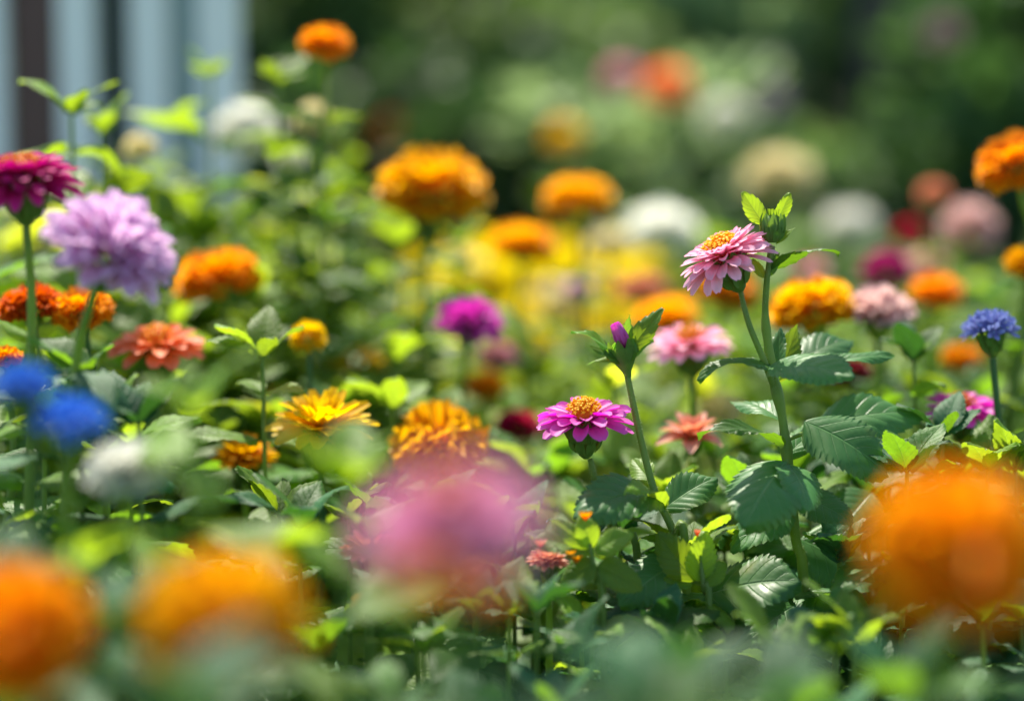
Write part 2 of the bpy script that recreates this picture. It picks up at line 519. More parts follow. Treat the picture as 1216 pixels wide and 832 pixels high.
def dome(mb, rad, h, n, rnd, Lf=0.45, Wf=0.42, ruff=0.16, tip='frill', squash=0.6, nu=4, nv=5, low=-0.25, mi=0, cup=.2):
    """pompom: petals pointing out of a flattened ball"""
    for k in range(n):
        f = (k + .5) / n
        zc = 1 - f * (1 - low)                    # 1 .. low
        el = math.asin(max(-1, min(1, zc)))
        a = k * 2.39996 + rnd.uniform(-.2, .2)
        Lk = rad * Lf * rnd.uniform(.8, 1.2)
        base = 1 - Lf
        r0 = rad * base * math.cos(el); z0 = h * base * math.sin(el) + h * .15
        e = el * squash + R(8)
        petal_into(mb, a, r0, z0, Lk, rad * Wf * rnd.uniform(.8, 1.15), e + .35, e - .15, cup=cup, tip=tip, ruff=ruff, nu=nu, nv=nv, rnd=rnd, mi=mi, roll=rnd.uniform(-.5, .5))

def head(kind, rad, colour, parent, mat4, rnd, detail=1, split=False, disc='disc', second=None):
    """adds one flower head (a part with sub-parts) to a plant"""
    m = M[colour]
    cm = M['calyx']
    def sub(name, mb, mats, par, local=None):
        o = mb.build(name, mats)
        o.parent = par
        if local is not None: o.matrix_local = local
        return o
    rows = None
    if kind == 'zinnia':      # single-ish flat ray flower
        rows = [(13, .84, .36, R(2), R(-20), .18, .0), (12, .78, .32, R(18), R(-2), .18, .05), (9, .58, .26, R(34), R(10), .2, .08)]
        dr, dh, dz = .30, .30, .12
    elif kind == 'double':    # hero pink: many rows, lower ones hanging
        rows = [(15, .88, .25, R(-4), R(-34), .18, -.04), (17, .86, .24, R(6), R(-18), .18, .0), (17, .78, .22, R(18), R(-4), .18, .05),
                (16, .66, .20, R(30), R(8), .2, .09), (15, .52, .18, R(44), R(18), .22, .12), (13, .38, .15, R(56), R(34), .25, .14)]
        dr, dh, dz = .34, .22, .17
    elif kind == 'daisy':     # calendula: many pointed petals lifted up
        rows = [(15, .92, .36, R(12), R(-6), .12, .0), (14, .88, .34, R(32), R(14), .12, .05), (12, .78, .31, R(50), R(34), .12, .08), (10, .64, .24, R(66), R(54), .1, .1), (8, .5, .2, R(80), R(70), .06, .12)]
        dr, dh, dz = .16, .12, .08
    elif kind == 'lily':      # few broad peach petals turned up
        rows = [(6, .98, .42, R(20), R(-12), .08, .0), (6, .80, .40, R(48), R(24), .06, .04), (5, .6, .34, R(66), R(50), .05, .06)]
        dr, dh, dz = .1, .08, .06
    if rows:
        tipk = {'daisy': 'blunt', 'lily': 'point'}.get(kind, 'round')
        hm = calyx_mb(rad * (.35 if kind != 'lily' else .2), rad * (.80 if kind != 'lily' else .5), rnd, detail > 0)
        petals = []
        for ri, (n, L, W, e0, e1, r0, z0) in enumerate(rows):
            for k in range(n):
                mb = MB()
                a = (k + .5 * (ri % 2)) * 2 * math.pi / n + rnd.uniform(-.12, .12)
                petal_into(mb, a, rad * r0, rad * z0, rad * L * rnd.uniform(.9, 1.06), rad * W * rnd.uniform(.88, 1.12),
                           e0 + rnd.uniform(-.1, .1), e1 + rnd.uniform(-.16, .16), cup=rnd.uniform(.1, .34), tip=tipk,
                           nu=9 if split else 6, nv=7 if split else 5, rnd=rnd, roll=rnd.uniform(-.2, .2))
                petals.append(mb)
        if split:
            hd = hm.build('flower_head', cm, parent); hd.matrix_local = mat4
            for mb in petals: sub('petal', mb, m, hd)
        else:
            allp = MB()
            for mb in petals:
                b = len(allp.v)
                allp.v += mb.v; allp.uv += mb.uv; allp.mi += mb.mi
                allp.f += [tuple(i + b for i in f) for f in mb.f]
            hd = allp.build('flower_head', m, parent); hd.matrix_local = mat4
            sub('calyx', hm, cm, hd)
        dm = disc_mesh(rad * dr, rad * dh, 90 if split else 40, rnd, None, split)
        sub('disc', dm, M[disc], hd, Matrix.Translation((0, 0, rad * dz)))
        return hd
    mb = MB()
    if kind == 'marigold' and detail == 2:
        dome(mb, rad, rad * (.7 if abs(mat4[2][2]) > .85 else .88), 84, rnd, Lf=.62, Wf=.52, ruff=.22, low=-.6, nu=6, nv=7)
    elif kind == 'marigold':
        dome(mb, rad, rad * (.56 if abs(mat4[2][2]) > .85 else .88), 170, rnd, Lf=.5, Wf=.36, ruff=.13, low=-.6)
    elif kind == 'pompom':
        dome(mb, rad, rad * .85, 120, rnd, Lf=.5, Wf=.3, ruff=.03, tip='round', low=-.85, squash=.8, cup=.4)
    elif kind == 'dahlia':
        dome(mb, rad, rad * .55, 130, rnd, Lf=.62, Wf=.26, ruff=.05, tip='round', low=(-.3 if detail else -.8), squash=.75, cup=.35, nu=6)
    elif kind == 'cornflower':
        for k in range(22):
            a = k * 2.39996; el = R(75) - R(70) * (k / 22)
            e = el
            # a trumpet floret with flared lobes
            o = Vector((math.cos(a) * math.cos(e), math.sin(a) * math.cos(e), math.sin(e) * .75))
            b0 = o * rad * .15; c0 = o * rad * .62; t0 = o * rad * .78
            mb.tube([b0, c0], [rad * .03, rad * .07], 6, 0)
            x = o.orthogonal().normalized(); y = o.normalized().cross(x)
            for q in range(5):
                qa = q * 2 * math.pi / 5 + k
                dq = (x * math.cos(qa) + y * math.sin(qa))
                sq = (x * -math.sin(qa) + y * math.cos(qa))
                mb.grid([[c0 + dq * rad * .05 - sq * rad * .05, c0 + dq * rad * .05 + sq * rad * .05],
                         [t0 + dq * rad * .17 - sq * rad * .09, t0 + dq * rad * .17 + sq * rad * .09],
                         [t0 + o * rad * .12 + dq * rad * .28 - sq * rad * .03, t0 + o * rad * .12 + dq * rad * .28 + sq * rad * .03]],
                        [[(0, .3), (1, .3)], [(0, .7), (1, .7)], [(0, 1), (1, 1)]])
    hd = mb.build('flower_head', m, parent); hd.matrix_local = mat4
    cal = calyx_mb(rad * (.30 if kind != 'cornflower' else .36), rad * (.6 if kind != 'cornflower' else .85), rnd, detail > 0)
    sub('calyx', cal, cm, hd, Matrix.Translation((0, 0, rad * (0.02 if kind != 'cornflower' else .1))))
    if second:
        sub('disc', disc_mesh(rad * .34, rad * .2, 30, rnd, None, False), M[second], hd, Matrix.Translation((0, 0, rad * .72)))
    return hd

def stem_mb(path, r0, r1, hairs=0, n=10, rnd=random, nodes=()):
    mb = MB()
    N = len(path)
    mb.tube(path, [(r0 + (r1 - r0) * i / (N - 1)) * (1 + sum(.45 * math.exp(-((i / (N - 1) - q) * N / 1.1) ** 2) for q in nodes)) for i in range(N)], n, 0)
    for k in range(hairs):
        i = rnd.randrange(N - 1); t = rnd.random()
        p = path[i].lerp(path[i + 1], t); d = (path[i + 1] - path[i]).normalized()
        a = d.orthogonal().normalized(); a = Matrix.Rotation(rnd.random() * 6.283, 3, d) @ a
        b = d.cross(a)
        r = r0 + (r1 - r0) * (i + t) / (N - 1)
        tip = p + a * (r + rnd.uniform(.0006, .0017)) + d * rnd.uniform(-.0004, .0008)
        o = p + a * r * .9
        mb.poly([o + b * .00007, o - b * .00007, tip], 1)
        mb.poly([o + d * .00007, o - d * .00007, tip], 1)
    return mb

def auto_leaves(plant, path, rnd, first=0.2, step=0.045, L=(0.05, 0.08), mats=('leaf', 'mid'), top_lime=False, droop=(-.35, .45)):
    """pairs of leaves along a stem path given from the top down (coordinates local to the plant)"""
    acc = 0; nxt = first; flip = rnd.random() * 3.14
    for a, b in zip(path[:-1], path[1:]):
        seg = (b - a).length
        while acc + seg > nxt:
            p = a.lerp(b, (nxt - acc) / seg)
            if p.z < 0.03: return
            up = (a - b).normalized()
            for s in (0, math.pi):
                if rnd.random() < .08: continue
                ang = flip + s + rnd.uniform(-.3, .3)
                o = Vector((math.cos(ang), math.sin(ang), rnd.uniform(*droop)))
                LL = rnd.uniform(*L) * (0.65 if nxt < first + .01 else 1)
                mk = 'lime' if (top_lime and nxt < first + step * 1.5) else rnd.choice(mats)
                nrm = Vector((rnd.uniform(-.25, .25), rnd.uniform(-.25, .25), 1))
                place('leaf', rnd.choice(LEAF[mk]), leaf_matrix(p, o, nrm, LL), plant)
            flip += math.pi / 2 + rnd.uniform(-.3, .3)
            nxt += step * rnd.uniform(.85, 1.2)
        acc += seg

FL = []
KIND_NAME = {'zinnia': 'zinnia_plant', 'double': 'zinnia_plant', 'daisy': 'calendula_plant', 'lily': 'peach_flower_plant',
             'marigold': 'marigold_plant', 'pompom': 'pompom_flower_plant', 'dahlia': 'dahlia_plant', 'cornflower': 'cornflower_plant'}

def flower(kind, px, py, wpx, d, colour, label, face=(0, -.12, 1), seed=0, detail=None, disc='disc', second=None, leaves=True,
           group=None, lean=None, lmats=('leaf', 'mid'), first=None):
    rnd = random.Random(seed * 31 + int(px * 7 + py))
    FL.append((px, py, wpx, d))
    detail = detail if detail is not None else (2 if d < .8 else int(d < 1.8))
    c = P(px, py, d)
    rad = wpx * d / FPX / 2
    f = (Vector(face) + Vector((rnd.uniform(-.2, .2), rnd.uniform(-.2, .1), 0)) * (1 if kind == 'marigold' and d > .8 else 0)).normalized()
    gx = lean if lean is not None else rnd.uniform(-.05, .05)
    gy = rnd.uniform(0, .05)
    foot = Vector((c.x + gx - f.x * .05, c.y + gy, 0.0))
    pl = empty(KIND_NAME[kind], foot, label, 'flower', group)
    cl = c - foot
    ch = rad * (.6 if kind not in ('cornflower', 'zinnia', 'double', 'daisy') else .78)
    neck = cl - f * ch
    k2 = neck - f * .04 - Vector((0, 0, .03))
    path = bez([neck, k2, Vector((k2.x * .5 + rnd.uniform(-.01, .01), k2.y * .5, cl.z * .45)), Vector((0, 0, -.01))], 14)
    st = stem_mb(path, .0016 + rad * .02, .0032, 0)
    st.build('stem', M['stem'] if rnd.random() < .7 else M['stem_dark'], pl)
    head(kind, rad, colour, pl, frame(cl, f, rnd.random() * 6), rnd, detail, False, disc, second)
    if kind == 'marigold' and d > .8: lmats = tuple('feather_' + q if rnd.random() < .8 else q for q in lmats)
    if kind == 'cornflower': lmats = tuple('narrow_' + q for q in lmats)
    if leaves:
        if d < 1.9:
            auto_leaves(pl, path, rnd, first or rnd.uniform(.05, .08), .042, (.045, .075), lmats)
        else:
            mb = MB()
            merged_leaves(mb, path, rnd, .05, .05, (.05, .09))
            mb.build('foliage', [M['mid'], M['lime']], pl)
    return pl

def merged_leaves(mb, path, rnd, first, step, Lr, nm=2, nu=8):
    acc = 0; nxt = first; flip = rnd.random() * 3
    for a, b in zip(path[:-1], path[1:]):
        seg = (b - a).length
        while acc + seg > nxt:
            p = a.lerp(b, (nxt - acc) / seg)
            for s in (0, math.pi / 2 * 2):
                ang = flip + s + rnd.uniform(-.3, .3)
                L = rnd.uniform(*Lr) * (.6 if nxt < first + .01 else 1)
                o = Vector((math.cos(ang), math.sin(ang), rnd.uniform(-.25, .6))).normalized()
                leaf_into(mb, p + o * .005, p + o * L, (rnd.uniform(-.3, .3), rnd.uniform(-.3, .3), 1), L * rnd.uniform(.42, .6), arch=rnd.uniform(.05, .22), teeth=0, nu=nu, nv=5, quilt=0, rnd=rnd, mi=rnd.randrange(nm), fold=.2)
            flip += 1.57 + rnd.uniform(-.3, .3)
            nxt += step * rnd.uniform(.8, 1.2)
        acc += seg

# ================================================================== SETTING
def sheet(name, x0, x1, y0, y1, z, mat, nx=1, ny=1, amp=0):
    mb = MB()
    rows, uvs = [], []
    for j in range(ny + 1):
        y = y0 + (y1 - y0) * j / ny
        rows.append([(x0 + (x1 - x0) * i / nx, y, z + (amp * noise.noise(Vector((x0 + (x1 - x0) * i / nx, y, 0)) * 9) if amp else 0)) for i in range(nx + 1)])
        uvs.append([(i / nx, j / ny) for i in range(nx + 1)])
    mb.grid(rows, uvs)
    o = mb.build(name, mat)
    return tag(o, kind='structure')
M['lawn'] = plain_mat('lawn_grass', (0.03, 0.09, 0.02), (0.07, 0.15, 0.03), 14, 0.9)
M['soil'] = plain_mat('soil', (0.018, 0.012, 0.008), (0.06, 0.04, 0.025), 40, 0.95, bumpd=.01)
sheet('lawn', -80, 80, -20, 140, -0.02, M['lawn'])
sheet('soil', -2.2, 2.2, 0.2, 4.3, 0.0, M['soil'], 60, 60, .012)

# pale painted board fence behind the bed, at the left
def painted(name, c1, c2):
    s = NT(name)
    tc = s.n('ShaderNodeTexCoord')
    mp = s.n('ShaderNodeMapping'); s.l(tc.outputs['Object'], mp.inputs[0]); mp.inputs['Scale'].default_value = (40, 40, 2)
    nz = s.noise(1.5, 5, mp.outputs[0])
    c = s.mix(nz.outputs[0], c1, c2)
    b = s.n('ShaderNodeBump'); b.inputs['Strength'].default_value = .4; b.inputs['Distance'].default_value = .002
    s.l(nz.outputs[0], b.inputs['Height'])
    return s.finish(c, .55, normal=b.outputs[0])
M['paint'] = painted('pale_blue_paint', (0.66, 0.71, 0.70), (0.74, 0.77, 0.75))
M['paint_grey'] = painted('grey_green_paint', (0.24, 0.33, 0.33), (0.30, 0.38, 0.38))
M['brown'] = painted('brown_board', (0.07, 0.03, 0.025), (0.11, 0.055, 0.045))
M['gap_shade'] = painted('dark_gap_shade', (0.02, 0.035, 0.03), (0.035, 0.05, 0.045))  # near-black colour paints the shade of the gap between pale boards
FD = 2.25
def fx(px): return P(px, 160, FD).x
fy = P(100, 160, FD).y
fence = empty('board_fence', (fx(120), fy, 0), 'pale blue-grey painted fence of upright boards rising behind the flowers', 'fence')
def board(x0, x1, mat, dy=0.0, top=1.25, name='board', label=None):
    mb = MB()
    ox = fx(120)
    w = x1 - x0
    mb.box(x0 - ox, x1 - ox, dy - .011, dy + .011, 0.03, top)
    o = mb.build(name, M[mat], fence, smooth=False)
    if label: o['label'] = label
    bv = o.modifiers.new('bevel', 'BEVEL'); bv.width = .003; bv.segments = 2
    return o
spec = [(-190, -130, 'paint'), (-126, -90, 'brown'), (-86, -40, 'paint'), (-36, 10, 'paint'), (13, 71, 'brown'), (74, 116, 'paint'),
        (119, 156, 'gap_shade'), (159, 201, 'paint'), (204, 236, 'paint_grey'), (239, 286, 'paint')]
for i, (a, b, m_) in enumerate(spec):
    pale = m_ == 'paint'
    board(fx(a), fx(b), m_, dy=(0 if pale else .02), top=1.00 + (i % 3) * .004,
          label=None if pale else {'brown': 'dark brown recessed board', 'gap_shade': 'narrow dark strip painted as the shade of a gap between boards', 'paint_grey': 'narrow grey-green board'}[m_])
for z in (.25, .82):
    mb = MB(); mb.box(fx(-190) - fx(120), fx(290) - fx(120), .033, .06, z, z + .07)
    mb.build('rail', M['paint_grey'], fence, smooth=False)

# ---------------- shrubs and trees
def leaf_cloud(seed, n, rx, ry, rz, size, clumps=26):
    r = random.Random(seed)
    mb = MB()
    cs = []
    for k in range(clumps):
        a = r.random() * 6.283; e = math.asin(r.uniform(-.55, 1)); q = r.uniform(.55, 1.0)
        cs.append((Vector((rx * q * math.cos(a) * math.cos(e), ry * q * math.sin(a) * math.cos(e), rz * q * math.sin(e))), r.uniform(.16, .34)))
    for k in range(n):
        c, cr = r.choice(cs)
        d = Vector((r.gauss(0, 1), r.gauss(0, 1), r.gauss(0, 1))).normalized()
        p = c + Vector((d.x * rx, d.y * ry, d.z * rz)) * cr * r.uniform(.5, 1) ** .5
        o = (d + Vector((r.uniform(-1, 1), r.uniform(-1, 1), r.uniform(-.6, .8)))).normalized()
        s = size * r.uniform(.6, 1.3)
        nrm = (Vector((r.uniform(-.6, .6), r.uniform(-.6, .6), 1))).normalized()
        x = o.cross(nrm).normalized() * s * .28
        m1 = p + o * s * .5 + nrm * s * .08
        mb.grid([[p, p, p], [m1 - x, m1 - nrm * s * .05, m1 + x], [p + o * s, p + o * s, p + o * s]], [[(0, 0), (.5, 0), (1, 0)], [(0, .5), (.5, .5), (1, .5)], [(0, 1), (.5, 1), (1, 1)]])
    return mb
M['bark'] = plain_mat('bark', (0.035, 0.028, 0.024), (0.10, 0.085, 0.075), 18, .9, bumpd=.02)
CL = {}
for mk in ('shrub_dark', 'shrub_mid', 'shrub_pale'):
    for v in range(2):
        CL[mk, v] = leaf_cloud(40 + v, 5200, .55, .5, .55, .085).mesh('foliage', [M[mk]])
SH = MB()
for k in range(7):
    a = k * .9
    SH.tube([(0.02 * math.cos(a), .02 * math.sin(a), 0), (.12 * math.cos(a), .12 * math.sin(a), .35), (.3 * math.cos(a), .3 * math.sin(a), .8)], [.018, .012, .005], 6)
SHM = SH.mesh('stem', [M['bark']])

def shrub(px, d, top_z, width, mk, label, v=0, group=None):
    c = P(px, 160, d)
    e = empty('garden_shrub', (c.x, c.y, 0), label, 'shrub', group)
    sx = width / 1.35; sz = top_z / 1.2
    o = place('foliage', CL[mk, v], Matrix.Translation((0, 0, .58 * sz)) @ Matrix.Rotation(px, 4, 'Z') @ Matrix.Diagonal((sx, sx, sz, 1)), e)
    place('stem', SHM, Matrix.Diagonal((sx, sx, sz, 1)), e)
    return e
# (px, depth, height, width, material, label)
shr = [
 (330, 4.6, 1.25, 1.0, 'shrub_mid', 'olive-green shrub just right of the pale board fence'),
 (450, 4.2, .75, .9, 'shrub_dark', 'low dark shrub behind the tallest orange marigold'),
 (500, 6.4, 1.9, 1.6, 'shrub_dark', 'tall dark evergreen shrub at the middle of the far bank'),
 (585, 4.0, .80, .8, 'shrub_dark', 'low deep-green shrub behind the blurred orange marigold pair'),
 (660, 4.9, 1.05, 1.0, 'shrub_mid', 'mid-green shrub left of the pale shrub with the coral bloom'),
 (640, 7.0, 2.1, 1.8, 'shrub_mid', 'tall mid-green shrub in the far bank above the yellow-green bloom'),
 (800, 3.9, .74, 1.1, 'shrub_pale', 'pale sunlit green shrub under the coral and white far blooms'),
 (780, 5.8, 1.25, 1.2, 'shrub_pale', 'tall pale green shrub behind the coral bloom'),
 (740, 8.0, 2.0, 1.6, 'shrub_dark', 'grey-green shrub furthest back at the top centre'),
 (900, 4.6, .70, .8, 'shrub_mid', 'rounded green shrub behind the pale lilac bloom'),
 (940, 6.2, 1.5, 1.3, 'shrub_mid', 'tall green shrub left of the dark tree trunk'),
 (1010, 4.4, .62, .8, 'shrub_dark', 'low dark shrub at the foot of the dark tree trunk'),
 (1110, 4.8, .80, 1.0, 'shrub_dark', 'dark green shrub right of the dark tree trunk'),
 (1150, 6.6, 1.7, 1.5, 'shrub_dark', 'tall dark shrub behind the far white bloom at the upper right'),
 (1220, 5.2, 1.2, 1.1, 'shrub_dark', 'green shrub at the right edge of the far bank'),
 (1330, 4.3, 1.2, 1.2, 'shrub_dark', 'shrub beyond the right edge orange marigold'),
 (180, 5.0, 1.6, 1.4, 'shrub_dark', 'dark shrub seen through the gaps behind the board fence'),
 (30, 5.0, 1.7, 1.4, 'shrub_dark', 'dark shrub behind the left end of the board fence'),
 (-120, 4.5, 1.5, 1.4, 'shrub_mid', 'green shrub past the left end of the board fence'),
]
for i, (px, d, h, w_, mk, lb) in enumerate(shr):
    shrub(px, d, h, w_, mk, lb, i % 2)

def tree(x, y, h, tr, mk, label, crown_r, seed, crown_z=None, lean=0.0):
    r = random.Random(seed)
    e = empty('garden_tree', (x, y, 0), label, 'tree')
    mb = MB()
    path = bez([(0, 0, -.05), (lean * .3, 0, h * .25), (lean * .7 + .04, 0, h * .5), (lean, 0, h * .85)], 14)
    mb.tube(path, [tr * (1.25 if i == 0 else 1) * (1 - .65 * i / 14) for i in range(15)], 12)
    for k in range(8):
        a = k * 2.4; p = path[7 + k % 7]
        q = p + Vector((math.cos(a) * crown_r * .6, math.sin(a) * crown_r * .6, h * r.uniform(.1, .25)))
        mb.tube([p, p.lerp(q, .5) + Vector((0, 0, .05)), q], [tr * .35, tr * .2, tr * .07], 6)
    mb.build('trunk', M['bark'], e)
    cz = crown_z or h * .72
    lc = leaf_cloud(seed, 9000, crown_r, crown_r, h * .36, .12, 34)
    o = lc.build('crown', M[mk], e); o.location = (lean, 0, cz)
    return e
tree(P(1045, 160, 5.2).x, P(1045, 160, 5.2).y, 4.1, .10, 'shrub_dark', 'tree with a dark grey trunk standing at the upper right', 1.0, 3, 3.2, .08)
tree(P(760, 160, 8.6).x, 8.6, 4.6, .13, 'shrub_dark', 'far tree with a grey trunk near the top centre', 1.7, 5, 3.1)
tree(P(470, 160, 8.2).x, 8.2, 4.4, .12, 'shrub_dark', 'far dark tree behind the tall evergreen shrub', 1.7, 6, 2.4)
tree(P(60, 160, 8.6).x, 8.6, 4.6, .12, 'shrub_mid', 'far green tree rising behind the board fence', 1.8, 8, 2.6)
tree(P(1300, 160, 8.8).x, 8.8, 4.6, .12, 'shrub_dark', 'far green tree beyond the right edge of the bed', 1.8, 9, 2.6)
hx = MB()
r_ = random.Random(77)
for k in range(26000):
    p = Vector((r_.uniform(-4.2, 4.2), r_.uniform(-.35, .35), r_.uniform(0, 2.3) ** 1.0))
    p.y += .12 * math.sin(p.x * 5) + .1 * math.sin(p.z * 6 + p.x * 3)
    p.z *= .92 + .08 * math.sin(p.x * 3.1)
    o = Vector((r_.uniform(-1, 1), r_.uniform(-1, .3), r_.uniform(-.5, .9))).normalized()
    s = r_.uniform(.07, .14)
    nrm = Vector((r_.uniform(-.6, .6), r_.uniform(-1, .2), 1)).normalized()
    x = o.cross(nrm).normalized() * s * .3
    m1 = p + o * s * .5
    hx.poly([p, m1 - x, p + o * s, m1 + x], 0, [(.5, 0), (0, .5), (.5, 1), (1, .5)])
hedge = hx.build('garden_hedge', M['shrub_dark'])
hedge.location = (0, 10.2, 0)
tag(hedge, 'long dark clipped hedge closing the garden at the very back', 'hedge')

# ================================================================== HERO PLANTS (in focus)
def rel(pts, foot): return [Vector(p) - foot for p in pts]

def hero_leaf(plant, B, T, width_px, d, N=(0, -.35, 1), mk='leaf', td=0.0, bd=0.0, **kw):
    mk = 'hero' if mk == 'leaf' else mk
    kw['quilt'] = kw.get('quilt', .02) * .38
    kw.setdefault('wave', .045)
    """B, T given as photograph points at the depth of the plant; td / bd push tip / base away"""
    foot = plant.location
    b = P(B[0], B[1], d + bd) - foot; t = P(T[0], T[1], d + td) - foot
    kw.setdefault('rnd', random.Random(int(B[0] * 13 + T[1])))
    mb = MB()
    leaf_into(mb, b, t, N, width_px * d / FPX, nv=15, nu=kw.pop('nu', 64), teeth=kw.pop('teeth', 13), **kw)
    return mb.build('leaf', M[mk], plant)

def petiole(plant, pts, d, r=.0012):
    foot = plant.location
    mb = stem_mb(bez([P(x, y, dd) - foot for x, y, dd in pts], 8), r, r * 1.3)
    return mb.build('leaf_stalk', M['stem'], plant)

D = 1.20
# ---- tall pink zinnia with a green bud
footA = Vector((P(958, 760, D + .02).x, P(958, 760, D + .02).y, 0))
A = empty('zinnia_plant', footA, 'tall sharp pink zinnia with yellow centre and a green bud above, right of centre', 'flower')
mainp = [(917, 292, D), (911, 330, D), (909, 380, D + .004), (917, 440, D + .006), (928, 490, D + .006), (935, 545, D + .008), (945, 640, D + .015), (955, 740, D + .02)]
path = bez([P(*p) - footA for p in mainp] + [Vector((0, 0, -.01))], 40)
rr = random.Random(5)
stem_mb(path, .0015, .0036, 600, 12, rr, (.03, .27, .34, .42, .46, .60)).build('stem', [M['stem'], M['hair']], A)
fz = Vector((-.42, -.12, .86)).normalized()
fpath = bez([P(861, 306, D) - footA - fz * (58 * D / FPX * .76), P(884, 366, D) - footA, P(892, 392, D) - footA, P(908, 430, D + .002) - footA, P(922, 468, D + .006) - footA], 16)
stem_mb(fpath, .0015, .0021, 260, 10, rr).build('flower_stalk', [M['stem'], M['hair']], A)
hdA = head('double', 58 * D / FPX, 'pink', A, frame(P(861, 306, D) - footA, fz, .2), random.Random(11), 1, True)
# bud
def bud(plant, c, up, r, h, colour=None, closed=True, nb=9, rnd=random):
    """green ovoid bud with pointed bracts; c = centre of its base (local)"""
    mb = MB()
    rows, uvs = [], []
    for i in range(11):
        t = i / 10
        q = math.sin(math.pi * (0.10 + .82 * t)) ** .75
        rows.append([(r * q * math.cos(k * math.pi / 8), r * q * math.sin(k * math.pi / 8), h * t) for k in range(16)])
        uvs.append([(k / 16, t) for k in range(16)])
    mb.grid(rows, uvs, closed=True)
    for row in range(2):
        for k in range(nb):
            a = (k + row * .5) * 2 * math.pi / nb
            petal_into(mb, a, r * (.62 if row == 0 else .95), h * (.08 if row == 0 else .34), h * .72, r * .72, R(52 if row == 0 else 78), R(100), cup=-.2, tip='point', nu=6, nv=5, rnd=rnd)
    o = mb.build('bud', M['calyx'], plant); o.matrix_local = frame(c, up)
    return o
bA = bud(A, P(917, 288, D) - footA, (0.02, 0, 1), .0066, .0165, rnd=rr)
tipmb = MB()
for k in range(9):
    petal_into(tipmb, k * .7, .0022, .0135, .0065, .003, R(70), R(82), cup=.3, tip='point', rnd=rr)
tp = tipmb.build('bract', M['lime']); tp.parent = bA
hero_leaf(A, (907, 266), (882, 228), 24, D, (-.2, -.9, .4), 'lime', arch=-.05, fold=.3, teeth=6, nu=30)
hero_leaf(A, (924, 262), (938, 229), 18, D, (.3, -.9, .3), 'lime', arch=-.04, fold=.35, teeth=6, nu=30)
hero_leaf(A, (921, 290), (944, 270), 8, D, (.2, -.4, .8), 'lime', arch=.1, teeth=4, nu=20)
hero_leaf(A, (915, 322), (997, 302), 26, D, (.15, .25, 1), 'mid', arch=.30, fold=.25, td=-.015, quilt=.04)
hero_leaf(A, (908, 330), (893, 308), 12, D, (-.5, -.6, .6), 'lime', arch=.1, teeth=4, nu=20)
hero_leaf(A, (913, 328), (924, 300), 12, D, (.4, -.8, .4), 'mid', arch=.1, teeth=4, nu=20)
hero_leaf(A, (919, 440), (828, 452), 40, D, (.1, -.15, 1), 'mid', arch=.36, fold=.28, td=-.01, quilt=.03)
hero_leaf(A, (922, 450), (926, 388), 22, D, (-.4, -.9, .2), 'leaf', arch=.05, teeth=9, nu=40, bd=.01, td=.02)
hero_leaf(A, (926, 452), (947, 386), 30, D, (.2, -.9, .3), 'lime', arch=-.06, fold=.25, bd=.02, td=.03, teeth=10)
hero_leaf(A, (912, 437), (1013, 447), 66, D, (.0, -.62, .80), 'leaf', arch=.16, fold=.16, td=-.05, bd=-.004, quilt=.034, wave=.03, teeth=15, nu=75)
hero_leaf(A, (935, 438), (1012, 404), 58, D, (.0, -.5, .86), 'leaf', arch=.16, fold=.12, bd=.04, td=.07, quilt=.03, teeth=14, nu=70)
hero_leaf(A, (985, 432), (1062, 424), 28, D, (.1, -.4, .9), 'leaf', arch=.14, fold=.2, bd=.03, td=.04, quilt=.03)
hero_leaf(A, (932, 528), (828, 517), 30, D, (.1, -.1, 1), 'mid', arch=.24, fold=.3, td=-.02, quilt=.03)
hero_leaf(A, (962, 512), (1104, 494), 66, D, (.1, -.55, .84), 'leaf', arch=.20, fold=.1, bd=.03, td=.05, quilt=.026, teeth=14, nu=70)
hero_leaf(A, (955, 500), (1056, 566), 84, D, (.15, -.72, .68), 'leaf', arch=.18, fold=.08, bd=.0, td=-.01, quilt=.026, teeth=15, nu=75)
hero_leaf(A, (934, 548), (884, 626), 96, D, (-.15, -.82, .60), 'leaf', arch=.22, fold=-.20, bd=-.004, td=-.06, quilt=.034, teeth=15, nu=75, shape=(.42, .8))
hero_leaf(A, (934, 550), (958, 606), 60, D, (.35, -.8, .5), 'leaf', arch=.2, fold=.1, bd=.0, td=-.045, quilt=.03, teeth=13)
petiole(A, [(930, 524, D + .006), (950, 516, D + .01), (963, 511, D + .03)], D)
petiole(A, [(937, 560, D + .01), (935, 552, D + .0), (934, 546, D)], D)
hero_leaf(A, (838, 706), (952, 690), 92, D, (-.02, -.62, .8), 'leaf', arch=.16, fold=.12, bd=-.01, td=-.03, quilt=.034, teeth=14, nu=70, shape=(.45, .75))
petiole(A, [(950, 730, D + .02), (890, 742, D + .0), (838, 706, D - .01)], D, .0014)
hero_leaf(A, (838, 706), (792, 728), 34, D, (-.2, -.6, .8), 'leaf', arch=.16, fold=.12, bd=-.01, td=-.02, quilt=.03)
hero_leaf(A, (1035, 585), (990, 640), 70, D, (0, -.7, .7), 'leaf', bd=.06, td=.04, arch=.1, fold=.1)
hero_leaf(A, (950, 640), (1040, 690), 84, D, (.1, -.75, .6), 'leaf', bd=.03, td=.03, arch=.15, fold=.1)
hero_leaf(A, (948, 600), (1010, 560), 40, D, (0, -.2, 1), 'lime', bd=.05, td=.08, arch=.15)
hero_leaf(A, (945, 650), (880, 650), 54, D, (0, -.5, .9), 'mid', bd=.04, td=.06, arch=.15)
